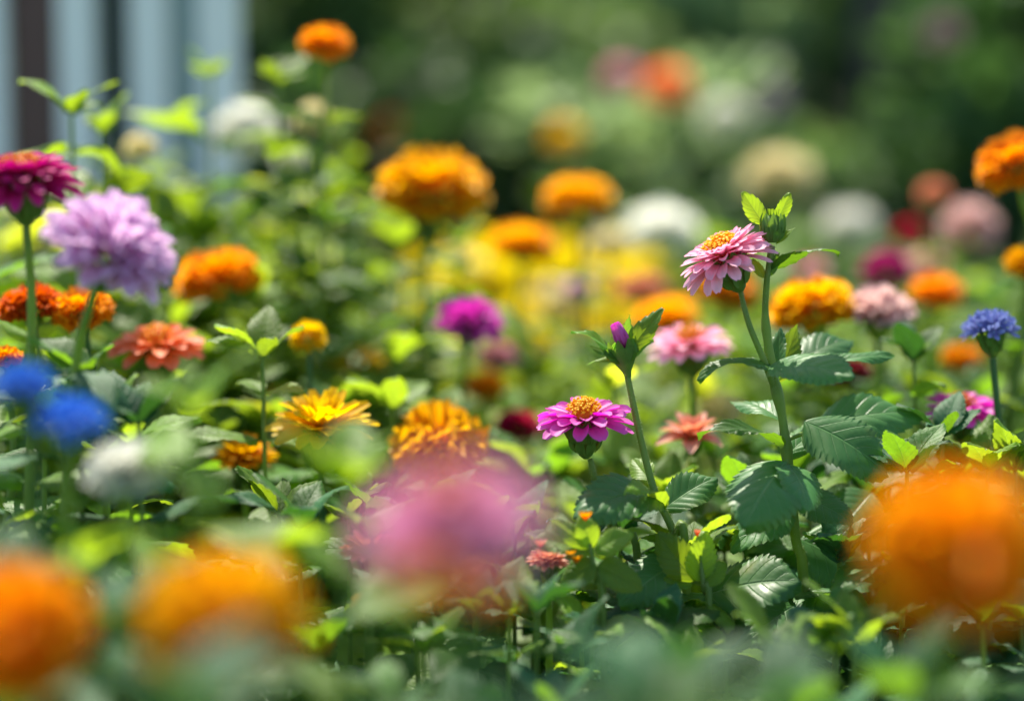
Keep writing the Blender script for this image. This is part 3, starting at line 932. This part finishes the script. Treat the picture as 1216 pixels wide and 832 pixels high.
for B_, T_, w_, n_, b_, t_ in (((940, 600), (868, 655), 58, (-.1, -.6, .8), .02, .0), ((948, 590), (1012, 622), 56, (.1, -.6, .8), .02, .0),
                               ((950, 680), (885, 640), 50, (-.1, -.5, .8), .04, .07), ((936, 540), (985, 505), 40, (.2, -.4, .9), .01, .05),
                               ((952, 700), (1015, 745), 66, (.1, -.7, .7), .02, -.02), ((952, 715), (880, 770), 62, (-.1, -.7, .7), .02, -.02),
                               ((928, 500), (868, 478), 34, (-.1, -.3, 1), .01, .05)):
    hero_leaf(A, B_, T_, w_, D, n_, 'leaf', bd=b_, td=t_, arch=.18, fold=.14, quilt=.03)
# small scarlet bud tips under the leaf
# ---- lime sprig between the two hero plants
footE = Vector((P(838, 760, 1.17).x, P(838, 760, 1.17).y, 0))
E = empty('leafy_sprig', footE, 'bright lime leafy sprig with a tiny scarlet tip, low between the two sharp stems', 'plant')
pE = bez([P(830, 655, 1.17) - footE, P(836, 700, 1.17) - footE, P(842, 760, 1.17) - footE, Vector((0, 0, 0))], 16)
stem_mb(pE, .0012, .0026, 120, 8, rr).build('stem', [M['stem'], M['hair']], E)
for B_, T_, w_, n_ in (((824, 690), (781, 632), 44, (-.3, -.8, .5)), ((828, 690), (838, 630), 40, (.3, -.9, .3)), ((822, 694), (788, 686), 26, (0, -.4, .9)), ((832, 694), (862, 668), 30, (.3, -.5, .8))):
    hero_leaf(E, B_, T_, w_, 1.17, n_, 'lime', arch=.08, fold=.2, quilt=.034, teeth=9, nu=45)
rb = MB()
for k in range(8): petal_into(rb, k * .8, .0006, 0, .004, .0022, R(60), R(75), tip='point', rnd=rr)
ob = rb.build('flower_tip', M['coral'], E); ob.location = P(828, 636, 1.165) - footE
auto_leaves(E, pE, rr, .07, .035, (.04, .06), ('leaf', 'mid'))

# ---- purple bud plant
footB = Vector((P(822, 720, 1.19).x, P(822, 720, 1.19).y, 0))
B = empty('zinnia_plant', footB, 'tall hairy stem topped by a half-open purple bud in pointed green bracts', 'flower')
pB = bez([P(745, 446, D) - footB, P(752, 480, D) - footB, P(763, 530, D) - footB, P(778, 585, D - .003) - footB, P(800, 632, D - .005) - footB, P(815, 690, D - .01) - footB, Vector((0, 0, 0))], 40)
stem_mb(pB, .0018, .0026, 1100, 12, rr).build('stem', [M['stem'], M['hair']], B)
cupm = MB()
rows, uvs = [], []
for i, (t, q) in enumerate([(0, .0018), (.2, .0028), (.45, .0056), (.75, .0088), (1, .0098)]):
    rows.append([(q * math.cos(k * math.pi / 8), q * math.sin(k * math.pi / 8), t * .019) for k in range(16)]); uvs.append([(k / 16, t) for k in range(16)])
cupm.grid(rows, uvs, closed=True)
for k in range(10):
    petal_into(cupm, k * .628, .0050, .009, .016, .0062, R(66), R(76), cup=-.15, tip='point', nu=6, rnd=rr)
bdB = cupm.build('bud', M['calyx'], B)
frB = frame(P(746, 448, D) - footB, (-.22, -.05, 1))
bdB.matrix_local = frB
inner = MB()
for k in range(9):
    petal_into(inner, k * .7 + .3, .0052, .013, .010, .0068, R(84), R(126), cup=-.2, tip='point', nu=6, rnd=rr)
ii = inner.build('bract', M['bract']); ii.parent = bdB
# the purple roll of furled petals
pp = MB()
for k in range(9):
    petal_into(pp, k * .7, .0009, 0, .0150, .0062, R(62), R(104), cup=.5, tip='point', nu=7, rnd=rr)
pu = pp.build('furled_petals', M['purple']); pu.parent = bdB
pu.matrix_local = frB.inverted() @ frame(P(744, 413, D - .008) - footB, (-.50, -.1, 1)) @ Matrix.Diagonal((1.45, 1.45, 1.1, 1))
for B_, T_, w_, n_, mk, a_ in (((728, 420), (678, 393), 17, (.2, -.4, .9), 'bract', .22), ((745, 420), (787, 366), 27, (-.3, -.85, .3), 'lime', .07),
                      ((738, 415), (748, 374), 15, (.6, -.7, .2), 'bract', .05), ((748, 425), (776, 404), 12, (.2, -.5, .8), 'bract', .2),
                      ((735, 432), (697, 434), 11, (0, -.3, 1), 'bract', .35), ((735, 428), (700, 412), 14, (0, -.6, .8), 'bract', .18),
                      ((740, 430), (716, 416), 15, (-.1, -.9, .4), 'bract', .12), ((745, 432), (752, 402), 16, (.1, -.95, .2), 'bract', .10)):
    lf = hero_leaf(B, B_, T_, w_, D, n_, mk, arch=a_, fold=.25, teeth=7, nu=35, bd=-.006, td=-.01, quilt=.02)
    lf.name = 'bract'
hero_leaf(B, (788, 592), (682, 614), 74, D, (-.08, -.66, .75), 'leaf', arch=.30, fold=.10, bd=-.003, td=-.05, quilt=.036, wave=.035, teeth=15, nu=75, shape=(.5, .7))
hero_leaf(B, (790, 600), (744, 580), 30, D, (.1, -.3, .95), 'lime', arch=.16, fold=.3, bd=-.01, td=-.055, quilt=.03)
hero_leaf(B, (788, 604), (852, 566), 50, D, (.1, -.62, .8), 'leaf', arch=.16, fold=.16, bd=.0, td=.01, quilt=.036)
hero_leaf(B, (772, 570), (752, 545), 30, D, (-.1, -.9, .4), 'lime', arch=.1, bd=.0, td=.02, teeth=8)
hero_leaf(B, (808, 668), (736, 720), 64, D, (-.1, -.7, .7), 'leaf', arch=.2, fold=.16, bd=-.01, td=-.04, quilt=.034)
hero_leaf(B, (803, 640), (862, 640), 46, D, (.1, -.6, .8), 'leaf', arch=.16, fold=.1, bd=.01, td=.06, quilt=.03)
hero_leaf(B, (806, 665), (740, 650), 40, D, (.1, -.5, .8), 'mid', arch=.16, fold=.1, bd=.02, td=.08, quilt=.03)

# ---- purple zinnia
footC = Vector((P(775, 720, 1.22).x, P(775, 720, 1.22).y, 0))
Cp = empty('zinnia_plant', footC, 'sharp purple-pink zinnia with a yellow raised centre beside the purple bud stem', 'flower')
pC = bez([P(701, 545, D) - footC, P(710, 580, D + .004) - footC, P(735, 640, D + .02) - footC, P(760, 700, D + .02) - footC, Vector((0, 0, 0))], 26)
stem_mb(pC, .0017, .0028, 400, 10, rr).build('stem', [M['stem'], M['hair']], Cp)
hdC = head('zinnia', 58 * D / FPX, 'purple', Cp, frame(P(694, 500, D) - footC, (-.05, -.16, 1), .4), random.Random(21), 1, True)
auto_leaves(Cp, pC, rr, .085, .035, (.04, .06), ('leaf', 'mid'))

# ---- sprig at the left of the hero group
footS = Vector((P(720, 760, 1.14).x, P(720, 760, 1.14).y, 0))
S_ = empty('leafy_sprig', footS, 'lime sprig with serrated leaves and tiny orange flowers left of the sharp stems', 'plant')
pS = bez([P(700, 645, 1.14) - footS, P(708, 690, 1.14) - footS, P(716, 750, 1.14) - footS, Vector((0, 0, 0))], 14)
stem_mb(pS, .0013, .0026, 100, 8, rr).build('stem', [M['stem'], M['hair']], S_)
for B_, T_, w_, n_ in (((700, 655), (632, 640), 40, (0, -.6, .8)), ((700, 650), (655, 618), 26, (-.2, -.8, .5)), ((702, 652), (690, 610), 30, (.2, -.9, .3)), ((706, 655), (752, 632), 34, (.2, -.6, .8)), ((706, 665), (668, 700), 40, (0, -.7, .7)), ((710, 670), (762, 700), 44, (.1, -.7, .7))):
    hero_leaf(S_, B_, T_, w_, 1.14, n_, 'lime', arch=.12, fold=.2, quilt=.03, teeth=10, nu=50)
for q in ((695, 617), (676, 662), (684, 668), (642, 650)):
    rb = MB()
    for k in range(9): petal_into(rb, k * .72, .0006, 0, .0058, .0026, R(45), R(60), tip='point', rnd=rr)
    ob = rb.build('small_flower', M['orange' if q[0] > 650 else 'peach'], S_); ob.location = P(q[0], q[1], 1.135) - footS

# ================================================================== THE OTHER FLOWERS  (photo x, y, width in px, depth in metres)
F = flower
U = (0, -.17, 1)
# near to focus
F('daisy', 383, 513, 128, 1.27, 'yellow', 'bright golden yellow flower with pointed petals, left of centre', (.05, -.22, 1), lmats=('mid', 'lime'))
F('marigold', 521, 537, 112, 1.34, 'gold', 'crisp orange frilly flower just above the big pink blur', (.05, -.4, 1), detail=2)
F('lily', 822, 520, 92, 1.31, 'peach', 'peach-pink upturned flower behind the leaves of the tall pink zinnia', (-.05, -.25, 1), disc='disc_orange')
F('cornflower', 1176, 396, 78, 1.27, 'dusky_blue', 'small dusky blue flower on a dark green cup at the right', (-.15, -.1, 1), first=.07)
F('zinnia', 1142, 487, 92, 1.30, 'purple', 'purple zinnia with an orange centre below the small dusky blue flower', (.0, -.18, 1), disc='disc_orange')
F('zinnia', 820, 410, 104, 1.38, 'pink', 'soft pink zinnia with a gold centre, between the purple bud and the tall stem', (-.1, -.16, 1))
F('marigold', 966, 374, 104, 1.42, 'gold', 'golden orange marigold right of the tall pink zinnia stem', U)
F('dahlia', 1043, 380, 88, 1.42, 'blush', 'pale blush flat-topped flower beside the golden orange marigold', U)
F('zinnia', 187, 412, 116, 1.33, 'coral', 'coral red zinnia with a bright orange centre in the left bank', (.0, -.22, 1), disc='disc')
F('marigold', 262, 340, 104, 1.50, 'orange', 'flat orange marigold above and right of the coral red zinnia', U)
F('marigold', 38, 370, 76, 1.30, 'rust', 'rusty orange marigold at the left edge below the lilac dahlia', U)
F('marigold', 98, 374, 74, 1.30, 'orange', 'orange marigold half hidden under the lilac dahlia', U)
F('double', 28, 214, 138, 1.10, 'magenta', 'deep magenta zinnia cut by the left edge, highest bloom at the left', (.0, -.14, 1), disc='disc_orange', lmats=('mid', 'lime'))
F('dahlia', 128, 308, 162, 1.06, 'lilac', 'large pale lilac dahlia tilted to the right', (.45, -.5, .8), lmats=('leaf', 'mid'))
F('cornflower', 26, 465, 92, .90, 'blue', 'vivid blue cornflower at the left edge, the upper of the pair', (-.1, -.15, 1), first=.2)
F('cornflower', 84, 508, 104, .90, 'blue', 'vivid blue cornflower below and right of its twin at the left', (.15, -.2, 1), first=.22)
F('dahlia', 150, 568, 96, .92, 'white', 'white pompom flower right of the vivid blue cornflowers', (.1, -.4, 1), first=.12)
F('marigold', 8, 428, 40, 1.25, 'orange', 'small orange bloom cut by the left edge above the blue cornflower', U)
# the four big near blurs
F('marigold', 270, 752, 190, .70, 'gold', 'huge blurred golden orange marigold at the bottom left', (0, -.9, 1), lmats=('leaf',), first=.11)
F('marigold', 22, 765, 172, .70, 'orange', 'huge blurred deep orange marigold in the bottom left corner', (.1, -.9, 1), lmats=('leaf',), first=.11)
F('marigold', 1136, 668, 205, .68, 'orange', 'huge blurred golden orange marigold at the bottom right', (0, -1.0, 1), lmats=('leaf',), first=.11)
F('dahlia', 540, 650, 215, .60, 'rose', 'huge blurred pink dahlia with a coral centre at the bottom middle', (-.1, -.35, 1), second='disc_orange', lmats=('leaf',), first=.09)
F('marigold', 508, 694, 60, .555, 'orange', 'small blurred orange bloom tucked under the huge pink dahlia', U, leaves=False)
F('marigold', 575, 712, 54, .62, 'orange', 'blurred orange bloom at the lower right of the huge pink dahlia', U, leaves=False)
# small ones near focus
F('daisy', 290, 546, 76, 1.34, 'gold', 'orange flower peeping out left of the golden yellow one', U)
F('marigold', 205, 678, 42, 1.12, 'crimson', 'small dark crimson bloom over the bottom left marigold', U)
F('marigold', 330, 668, 40, 1.2, 'crimson', 'small crimson bloom deep in the leaves near the left middle', U)
F('daisy', 438, 655, 74, 1.15, 'peach', 'pale orange flower behind the left side of the huge pink dahlia', U)
F('daisy', 436, 716, 44, 1.12, 'gold', 'little orange flower low at the left of the huge pink dahlia', U)
F('daisy', 652, 668, 52, 1.16, 'peach', 'pale peach little flower behind the right side of the huge pink dahlia', U)
F('pompom', 366, 404, 46, 1.36, 'yellow', 'small yellow half-open bloom above the golden yellow flower', U, lmats=('lime', 'mid'))
F('zinnia', 425, 428, 66, 1.6, 'yellow', 'blurred yellow bloom right of the small half-open yellow one', U, lmats=('lime', 'mid'))
F('marigold', 616, 510, 56, 1.55, 'crimson', 'blurred crimson bloom left of the sharp purple zinnia', U)
F('marigold', 322, 470, 34, 1.5, 'orange', 'tiny orange bloom above and left of the golden yellow flower', U)
# middle distance
F('marigold', 514, 234, 130, 1.60, 'gold', 'large orange marigold standing tall against the dark bank', (.1, -.15, 1), lmats=('lime', 'mid'), first=.03)
F('marigold', 686, 243, 82, 1.85, 'gold', 'round orange marigold against the dark bank, right of the large one', U, lmats=('mid',))
F('marigold', 621, 298, 78, 1.80, 'gold', 'amber marigold between and below the two orange ones against the dark bank', U, lmats=('lime', 'mid'))
F('marigold', 386, 57, 60, 1.55, 'orange', 'orange marigold highest of all, near the top left', (.2, -.4, 1), lmats=('lime', 'mid'))
F('pompom', 295, 165, 86, 2.0, 'white', 'blurred white pompom right of the board fence', U)
F('dahlia', 556, 390, 84, 1.52, 'purple', 'blurred violet-pink dahlia in the middle of the bed', (.1, -.4, 1), lmats=('leaf', 'mid'))
F('dahlia', 590, 432, 56, 1.75, 'pink', 'blurred rose bloom just below the violet-pink dahlia', U)
F('marigold', 575, 462, 50, 1.7, 'orange', 'blurred orange bloom under the rose bloom at the middle', U)
F('marigold', 862, 350, 72, 1.65, 'orange', 'orange bloom peeping out under the tall pink zinnia head', U)
F('marigold', 792, 384, 76, 1.75, 'gold', 'golden bloom directly behind the soft pink zinnia', U, lmats=('lime',))
F('marigold', 1112, 352, 62, 1.7, 'orange', 'brownish orange bloom between the magenta and the dusky blue flowers', U)
F('marigold', 1142, 428, 48, 1.65, 'orange', 'small orange bloom left of the dusky blue flower', U)
F('marigold', 1012, 446, 46, 1.5, 'maroon', 'dark maroon bloom under the pale blush flower', U)
F('marigold', 1206, 200, 92, 1.42, 'orange', 'orange marigold cut by the right edge, the upper one', (-.3, -.5, 1), lmats=('leaf',))
F('marigold', 1222, 320, 60, 1.45, 'gold', 'orange marigold cut by the right edge, the lower one', U)
F('pompom', 1052, 328, 60, 1.9, 'magenta', 'blurred magenta bloom above the pale blush flower', U)
F('pompom', 1150, 276, 72, 2.1, 'blush', 'round pale pink pompom below the upper right edge marigold', U)
F('pompom', 1080, 280, 36, 2.2, 'crimson', 'small blurred rose-red bloom left of the pale pink pompom', U)
F('pompom', 1108, 234, 38, 2.05, 'peach', 'small peach bloom above the pale pink pompom', U)
F('zinnia', 964, 318, 40, 2.2, 'pink', 'small blurred pink bloom above the golden orange marigold', U)
F('pompom', 1098, 322, 52, 2.1, 'blush', 'pale peach bloom right of the blurred magenta one', U)
F('dahlia', 786, 280, 88, 2.3, 'white', 'broad blurred white bloom left of the tall pink zinnia', U)
F('dahlia', 724, 294, 56, 2.1, 'cream', 'cream bloom just left of the broad white one', U)
F('dahlia', 1008, 272, 66, 2.7, 'white', 'blurred white bloom right of the green bud', U)
F('dahlia', 926, 216, 86, 2.6, 'cream', 'flat cream bloom above the green bud', U)
F('pompom', 793, 110, 64, 3.1, 'salmon', 'coral orange bloom high against the pale far shrub', U)
F('pompom', 738, 96, 44, 3.4, 'pink', 'dim rose bloom left of the high coral orange one', U)
F('pompom', 862, 144, 56, 3.5, 'white', 'blurred white bloom right of the high coral orange one', U)
F('pompom', 912, 122, 46, 3.6, 'lilac', 'faint lilac bloom right of the high white one', U)
F('pompom', 1120, 42, 44, 3.6, 'blush', 'faint pale bloom near the top right corner', U)
F('pompom', 470, 172, 66, 3.9, 'rust', 'dim rust red bloom in the dark bank above the large marigold', U)
F('pompom', 669, 166, 40, 3.5, 'yellow', 'dim yellow-green bloom above the round orange marigold', U)
F('pompom', 166, 180, 40, 1.7, 'cream', 'small cream bud in front of the board fence', U)
F('pompom', 372, 146, 48, 1.7, 'cream', 'small yellow-green bud below the highest marigold', U, lmats=('lime',))
F('pompom', 344, 190, 40, 1.75, 'white', 'small pale bloom right of the white pompom by the fence', U)
# the yellow drift in the middle
yl = [(546, 330, 66, 2.2, 'cream'), (660, 372, 80, 2.15, 'cream'), (600, 345, 70, 2.4, 'lemon'), (640, 338, 70, 2.5, 'lemon'), (690, 330, 66, 2.5, 'lemon'),
      (575, 372, 58, 2.2, 'lemon'), (620, 385, 60, 2.1, 'lemon'), (715, 365, 60, 2.3, 'lemon'), (560, 300, 56, 2.6, 'lemon'), (665, 312, 60, 2.7, 'lemon'),
      (700, 395, 54, 2.0, 'lemon'), (640, 410, 50, 1.95, 'lemon'), (735, 330, 56, 2.5, 'lemon'), (530, 352, 56, 2.3, 'lemon'), (590, 318, 50, 2.7, 'lemon')]
ry = random.Random(4)
yl += [(ry.uniform(490, 800), ry.uniform(318, 400), ry.uniform(44, 66), ry.uniform(2.1, 2.9), 'lemon') for k in range(26)]
for i, (x, y, w_, d, c) in enumerate(yl):
    d += .35
    F('pompom', x, y, w_, d, c, 'blurred cream bloom in the yellow drift' + (' at its left end' if x < 600 else ' at its middle') if c == 'cream' else 'blurred yellow bloom among the crowded yellow drift at the middle', U, seed=i, lmats=('lime',), group='blooms of the yellow drift')
F('pompom', 687, 344, 34, 1.9, 'lilac', 'small lilac bloom standing in front of the yellow drift', U)
F('dahlia', 762, 350, 62, 2.0, 'peach', 'peach bloom at the right end of the yellow drift', U)
F('pompom', 855, 492, 56, 1.6, 'cream', 'blurred cream bloom behind the stem of the tall pink zinnia', U)

# ================================================================== LEAFY STALKS
HERO = [(187, 420, 116, 1.34), (383, 520, 128, 1.2), (148, 575, 90, .97), (860, 300, 110, 1.2), (693, 500, 120, 1.2), (745, 500, 40, 1.2), (740, 405, 80, 1.2), (930, 480, 90, 1.2), (1000, 530, 110, 1.2), (905, 590, 120, 1.2), (895, 700, 90, 1.2), (740, 600, 110, 1.2), (820, 660, 70, 1.17)]
def stalk(px, ytop, d, rnd, mats, label, group, name='leafy_stalk', lime_top=True, L=(.045, .08), sway=.04, merged=None, free=True):
    if free:
        for x_, y_, w_, d_ in FL + HERO:
            if d < d_ - .01 and abs(px - x_) < w_ * .5 + 70 / d and ytop < y_ + w_ * .4 + 45 / d:
                ytop = y_ + w_ * .4 + 45 / d
        if ytop > 930 and d < 1.7: return None
    top = P(px, ytop, d)
    if top.z < .06: return None
    foot = Vector((top.x + rnd.uniform(-sway, sway), top.y + rnd.uniform(-sway, sway), 0))
    if merged:
        o = bpy.data.objects.new(name, rnd.choice(merged)); COL.objects.link(o)
        o.location = foot; s = top.z / .5
        o.scale = (min(1.2, s + .3),) * 2 + (s,)
        o.rotation_euler = (0, 0, rnd.random() * 6.28)
        return tag(o, label, 'plant', group)
    pl = empty(name, foot, label, 'plant', group)
    t = top - foot
    path = bez([t, Vector((t.x * .8, t.y * .8, t.z * .7)), Vector((t.x * .3, t.y * .3, t.z * .3)), Vector((0, 0, -.01))], 12)
    stem_mb(path, .0012, .003).build('stem', M['stem'], pl)
    # crown of small leaves
    for k in range(5):
        a = k * 2.4 + rnd.random()
        mk = 'lime' if lime_top else rnd.choice(mats)
        place('leaf', rnd.choice(LEAF[mk]), leaf_matrix(t, (math.cos(a), math.sin(a), rnd.uniform(.5, 1.6)), (-.4 * math.cos(a), -.4 * math.sin(a), 1), rnd.uniform(.022, .045)), pl)
    auto_leaves(pl, path, rnd, .022, .034, L, mats, top_lime=lime_top)
    return pl

# named blurred leafy tops of the photograph
rn = random.Random(99)
named = [
 (330, 270, 1.75, ('far_lime', 'lime'), 'blurred bright shoot just right of the flat orange marigold', (.07, .10)),
 (200, 275, 1.6, ('far_lime', 'lime'), 'blurred bright shoot right above the lilac dahlia edge', (.07, .10)),
 (440, 335, 1.7, ('far_lime',), 'blurred yellow-green shoot left of the violet-pink dahlia', (.07, .10)),
 (545, 290, 1.75, ('far_lime',), 'blurred yellow-green shoot beneath the large tall marigold, right side', (.06, .09)),
 (470, 430, 1.5, ('lime', 'far_lime'), 'blurred lime shoot between the yellow bloom and the violet-pink dahlia', (.06, .09)),
 (280, 470, 1.45, ('lime', 'far_lime'), 'blurred lime shoot right of the coral red zinnia', (.06, .09)),
 (180, 215, 1.9, ('far_lime', 'lime'), 'blurred bright shoot at the foot of the board fence', (.08, .11)),
 (405, 170, 2.0, ('far_lime', 'mid'), 'blurred pale shoot right of the yellow-green bud', (.07, .10)),
 (740, 440, 1.7, ('far_lime', 'lime'), 'blurred lime shoot behind the purple bud stem', (.06, .09)),
 (1090, 470, 1.5, ('lime', 'mid'), 'blurred lime shoot above the right hand purple zinnia', (.05, .08)),
 (650, 450, 1.8, ('far_lime',), 'blurred yellow-green shoot above the crimson bloom', (.06, .09)),
 (228, 490, .90, ('lime',), 'blurred lime leafy shoot right of the white pompom', (.075, .095)),
 (408, 575, .88, ('lime',), 'blurred lime leafy shoot left of the huge pink dahlia', (.045, .075)),
 (85, 135, 1.4, ('lime', 'mid'), 'tall lime leafy tip above the deep magenta zinnia', (.07, .09)),
 (250, 92, 1.65, ('lime', 'mid'), 'lone blurred lime tip in front of the board fence', (.07, .10)),
 (330, 98, 1.6, ('lime', 'mid'), 'blurred lime tip left of the highest marigold', (.04, .06)),
 (312, 425, 1.27, ('lime', 'mid'), 'lime leafy shoot below the flat orange marigold', (.045, .07)),
 (355, 625, 1.15, ('leaf', 'mid'), 'dark glossy leafy shoot under the golden yellow flower', (.045, .065)),
 (440, 640, 1.1, ('leaf', 'mid'), 'leafy shoot left of the huge pink dahlia stem', (.045, .065)),
 (390, 245, 1.7, ('far_lime', 'lime'), 'blurred yellow-green shoot left of the large tall marigold', (.05, .08)),
 (470, 290, 1.65, ('far_lime', 'lime'), 'blurred yellow-green shoot under the large tall marigold', (.05, .08)),
 (235, 240, 1.75, ('far_lime', 'mid'), 'blurred pale green shoot behind the lilac dahlia', (.05, .08)),
 (120, 160, 1.5, ('lime', 'mid'), 'blurred green shoot above the lilac dahlia', (.05, .08)),
 (165, 505, 1.10, ('leaf',), 'dark green leafy shoot below the coral red zinnia', (.05, .07)),
 (95, 450, 1.12, ('mid', 'lime'), 'small green shoot with a round serrated leaf above the blue cornflowers', (.04, .05)),
 (15, 720, .80, ('leaf',), 'dark teal leafy shoot at the left edge below the blue cornflowers', (.06, .09)),
 (130, 740, .78, ('leaf',), 'dark teal shoot below the white pompom', (.06, .09)),
 (640, 905, .66, ('leaf',), 'blurred teal leafy shoot at the bottom middle', (.06, .085)),
 (760, 835, .74, ('leaf',), 'blurred teal leafy shoot below the sharp lime sprig', (.06, .085)),
 (830, 905, .64, ('leaf', 'mid'), 'blurred green and teal shoot at the bottom, right of the middle', (.05, .08)),
 (930, 840, .76, ('leaf',), 'blurred dark teal shoot left of the bottom right marigold', (.06, .085)),
 (500, 895, .68, ('leaf', 'mid'), 'blurred green shoot under the small orange bloom at the bottom', (.05, .08)),
 (225, 845, .62, ('leaf',), 'pale teal blurred leaves in front of the bottom left marigold', (.04, .06)),
 (1190, 895, .66, ('leaf',), 'blurred dark shoot in the bottom right corner', (.06, .08)),
 (1085, 430, 1.33, ('leaf', 'mid'), 'leafy shoot between the pale blush and dusky blue flowers', (.05, .07)),
 (1120, 520, 1.24, ('leaf', 'mid'), 'leafy shoot below the right hand purple zinnia', (.045, .065)),
]
for px, y, d, ms, lb, Ls in named:
    lt = ms[0] in ('lime', 'far_lime')
    stalk(px, y, d, rn, ms, lb, None, lime_top=lt, L=Ls, sway=.025, free=False)

def zone(px, d):
    r = rn.random
    if d < .76: return 880 + 40 * r()
    if d < 1.06: return (700 + 80 * r()) if px < 330 else 820 + 50 * r()
    if d < 1.17: return (500 + 150 * r()) if px < 440 else (630 + 110 * r() if px < 640 else 715 + 80 * r())
    if d < 1.34: return (430 + 150 * r()) if px < 440 else (560 + 110 * r() if px < 780 else 560 + 110 * r() if px < 1040 else 490 + 120 * r())
    if d < 1.7: return (350 + 130 * r()) if px < 640 else 430 + 120 * r()
    if d < 2.3: return (215 + 150 * r()) if px < 440 else (400 + 60 * r() if px < 780 else 320 + 110 * r())
    return (230 + 80 * r()) if px < 450 else (350 + 40 * r() if px < 780 else 270 + 70 * r())

bands = [(.68, .76, 2, 'dark'), (.78, 1.05, 12, 'dark'), (1.06, 1.17, 34, 'mix'), (1.18, 1.34, 46, 'mix'), (1.35, 1.7, 46, 'mix')]
labels = {0: ('blurred leafy stalk along the very bottom of the frame', 'nearest leafy stalks'),
          1: ('leafy stalk deep in the shade at the front of the bed', 'leafy stalks at the front of the bed'),
          2: ('leafy stalk in the crowded foliage just before the sharp flowers', 'leafy stalks before the sharp flowers'),
          3: ('leafy stalk in the crowded foliage around the sharp flowers', 'leafy stalks around the sharp flowers'),
          4: ('blurred leafy stalk in the foliage behind the sharp flowers', 'leafy stalks behind the sharp flowers')}
for bi, (d0, d1, n, tone) in enumerate(bands):
    for k in range(n):
        d = d0 + (d1 - d0) * rn.random()
        px = -60 + 1340 * (k + rn.random()) / n
        left = px < 470
        if left and bi in (2, 3) and rn.random() < .7: d = rn.uniform(1.34, 1.65)
        if tone == 'dark': ms = ('leaf', 'leaf', 'leaf', 'mid')  # front bands get mostly the darkest leaves, their colour standing in for shade
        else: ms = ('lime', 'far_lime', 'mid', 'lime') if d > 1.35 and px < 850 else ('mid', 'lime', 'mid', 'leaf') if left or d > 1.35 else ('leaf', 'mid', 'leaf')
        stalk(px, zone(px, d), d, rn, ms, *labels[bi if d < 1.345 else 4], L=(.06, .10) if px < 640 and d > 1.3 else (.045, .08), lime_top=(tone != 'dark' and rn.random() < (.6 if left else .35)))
for k in range(26):
    d = rn.uniform(1.45, 2.1); px = 110 + 560 * (k + rn.random()) / 26
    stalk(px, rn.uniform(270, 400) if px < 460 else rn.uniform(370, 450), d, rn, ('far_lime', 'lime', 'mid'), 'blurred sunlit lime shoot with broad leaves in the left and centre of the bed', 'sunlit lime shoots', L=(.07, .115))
# farther ones share a few one-piece meshes
FAR = {'mid': [], 'lime': []}
for key, mats in (('mid', ['mid', 'lime']), ('lime', ['far_lime', 'lime'])):
    for k in range(4):
        r = random.Random(500 + k)
        mb = MB()
        path = bez([(0, 0, .5), (.01, 0, .3), (0, .01, .15), (0, 0, 0)], 10)
        merged_leaves(mb, path, r, .0, .036, (.05, .09), 2, 8)
        b = len(mb.f)
        mb.tube(path, .0022, 6, 0)
        FAR[key].append(mb.mesh('leafy_stalk', [M[m] for m in mats]))
for k in range(64):
    d = rn.uniform(1.7, 2.3); px = -60 + 1340 * (k + rn.random()) / 64
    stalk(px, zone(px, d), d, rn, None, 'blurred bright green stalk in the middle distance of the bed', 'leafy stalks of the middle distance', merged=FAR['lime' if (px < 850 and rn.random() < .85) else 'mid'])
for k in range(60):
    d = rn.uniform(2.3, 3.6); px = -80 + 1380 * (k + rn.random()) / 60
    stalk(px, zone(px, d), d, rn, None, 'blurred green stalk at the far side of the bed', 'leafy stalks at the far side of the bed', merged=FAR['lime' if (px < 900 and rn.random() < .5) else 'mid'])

# low undergrowth: nobody could count it
ug = MB()
r = random.Random(1234)
for k in range(9000):
    y = .45 + 3.4 * r.random() ** 1.3
    hw = .35 + y * .33
    p = Vector((r.uniform(-hw, hw), y, r.uniform(.01, .20 + .08 * min(1, y / 1.5))))
    a = r.random() * 6.283
    o = Vector((math.cos(a), math.sin(a), r.uniform(-.2, .8))).normalized()
    L = r.uniform(.025, .055)
    leaf_into(ug, p, p + o * L, (r.uniform(-.4, .4), r.uniform(-.4, .4), 1), L * .5, arch=.12, teeth=0, nu=4, nv=3, quilt=0, wave=0, fold=.25, rnd=r)
tag(ug.build('undergrowth', M['under']), 'dense low leaves filling the bed beneath the flowers', 'ground cover', kind='stuff')
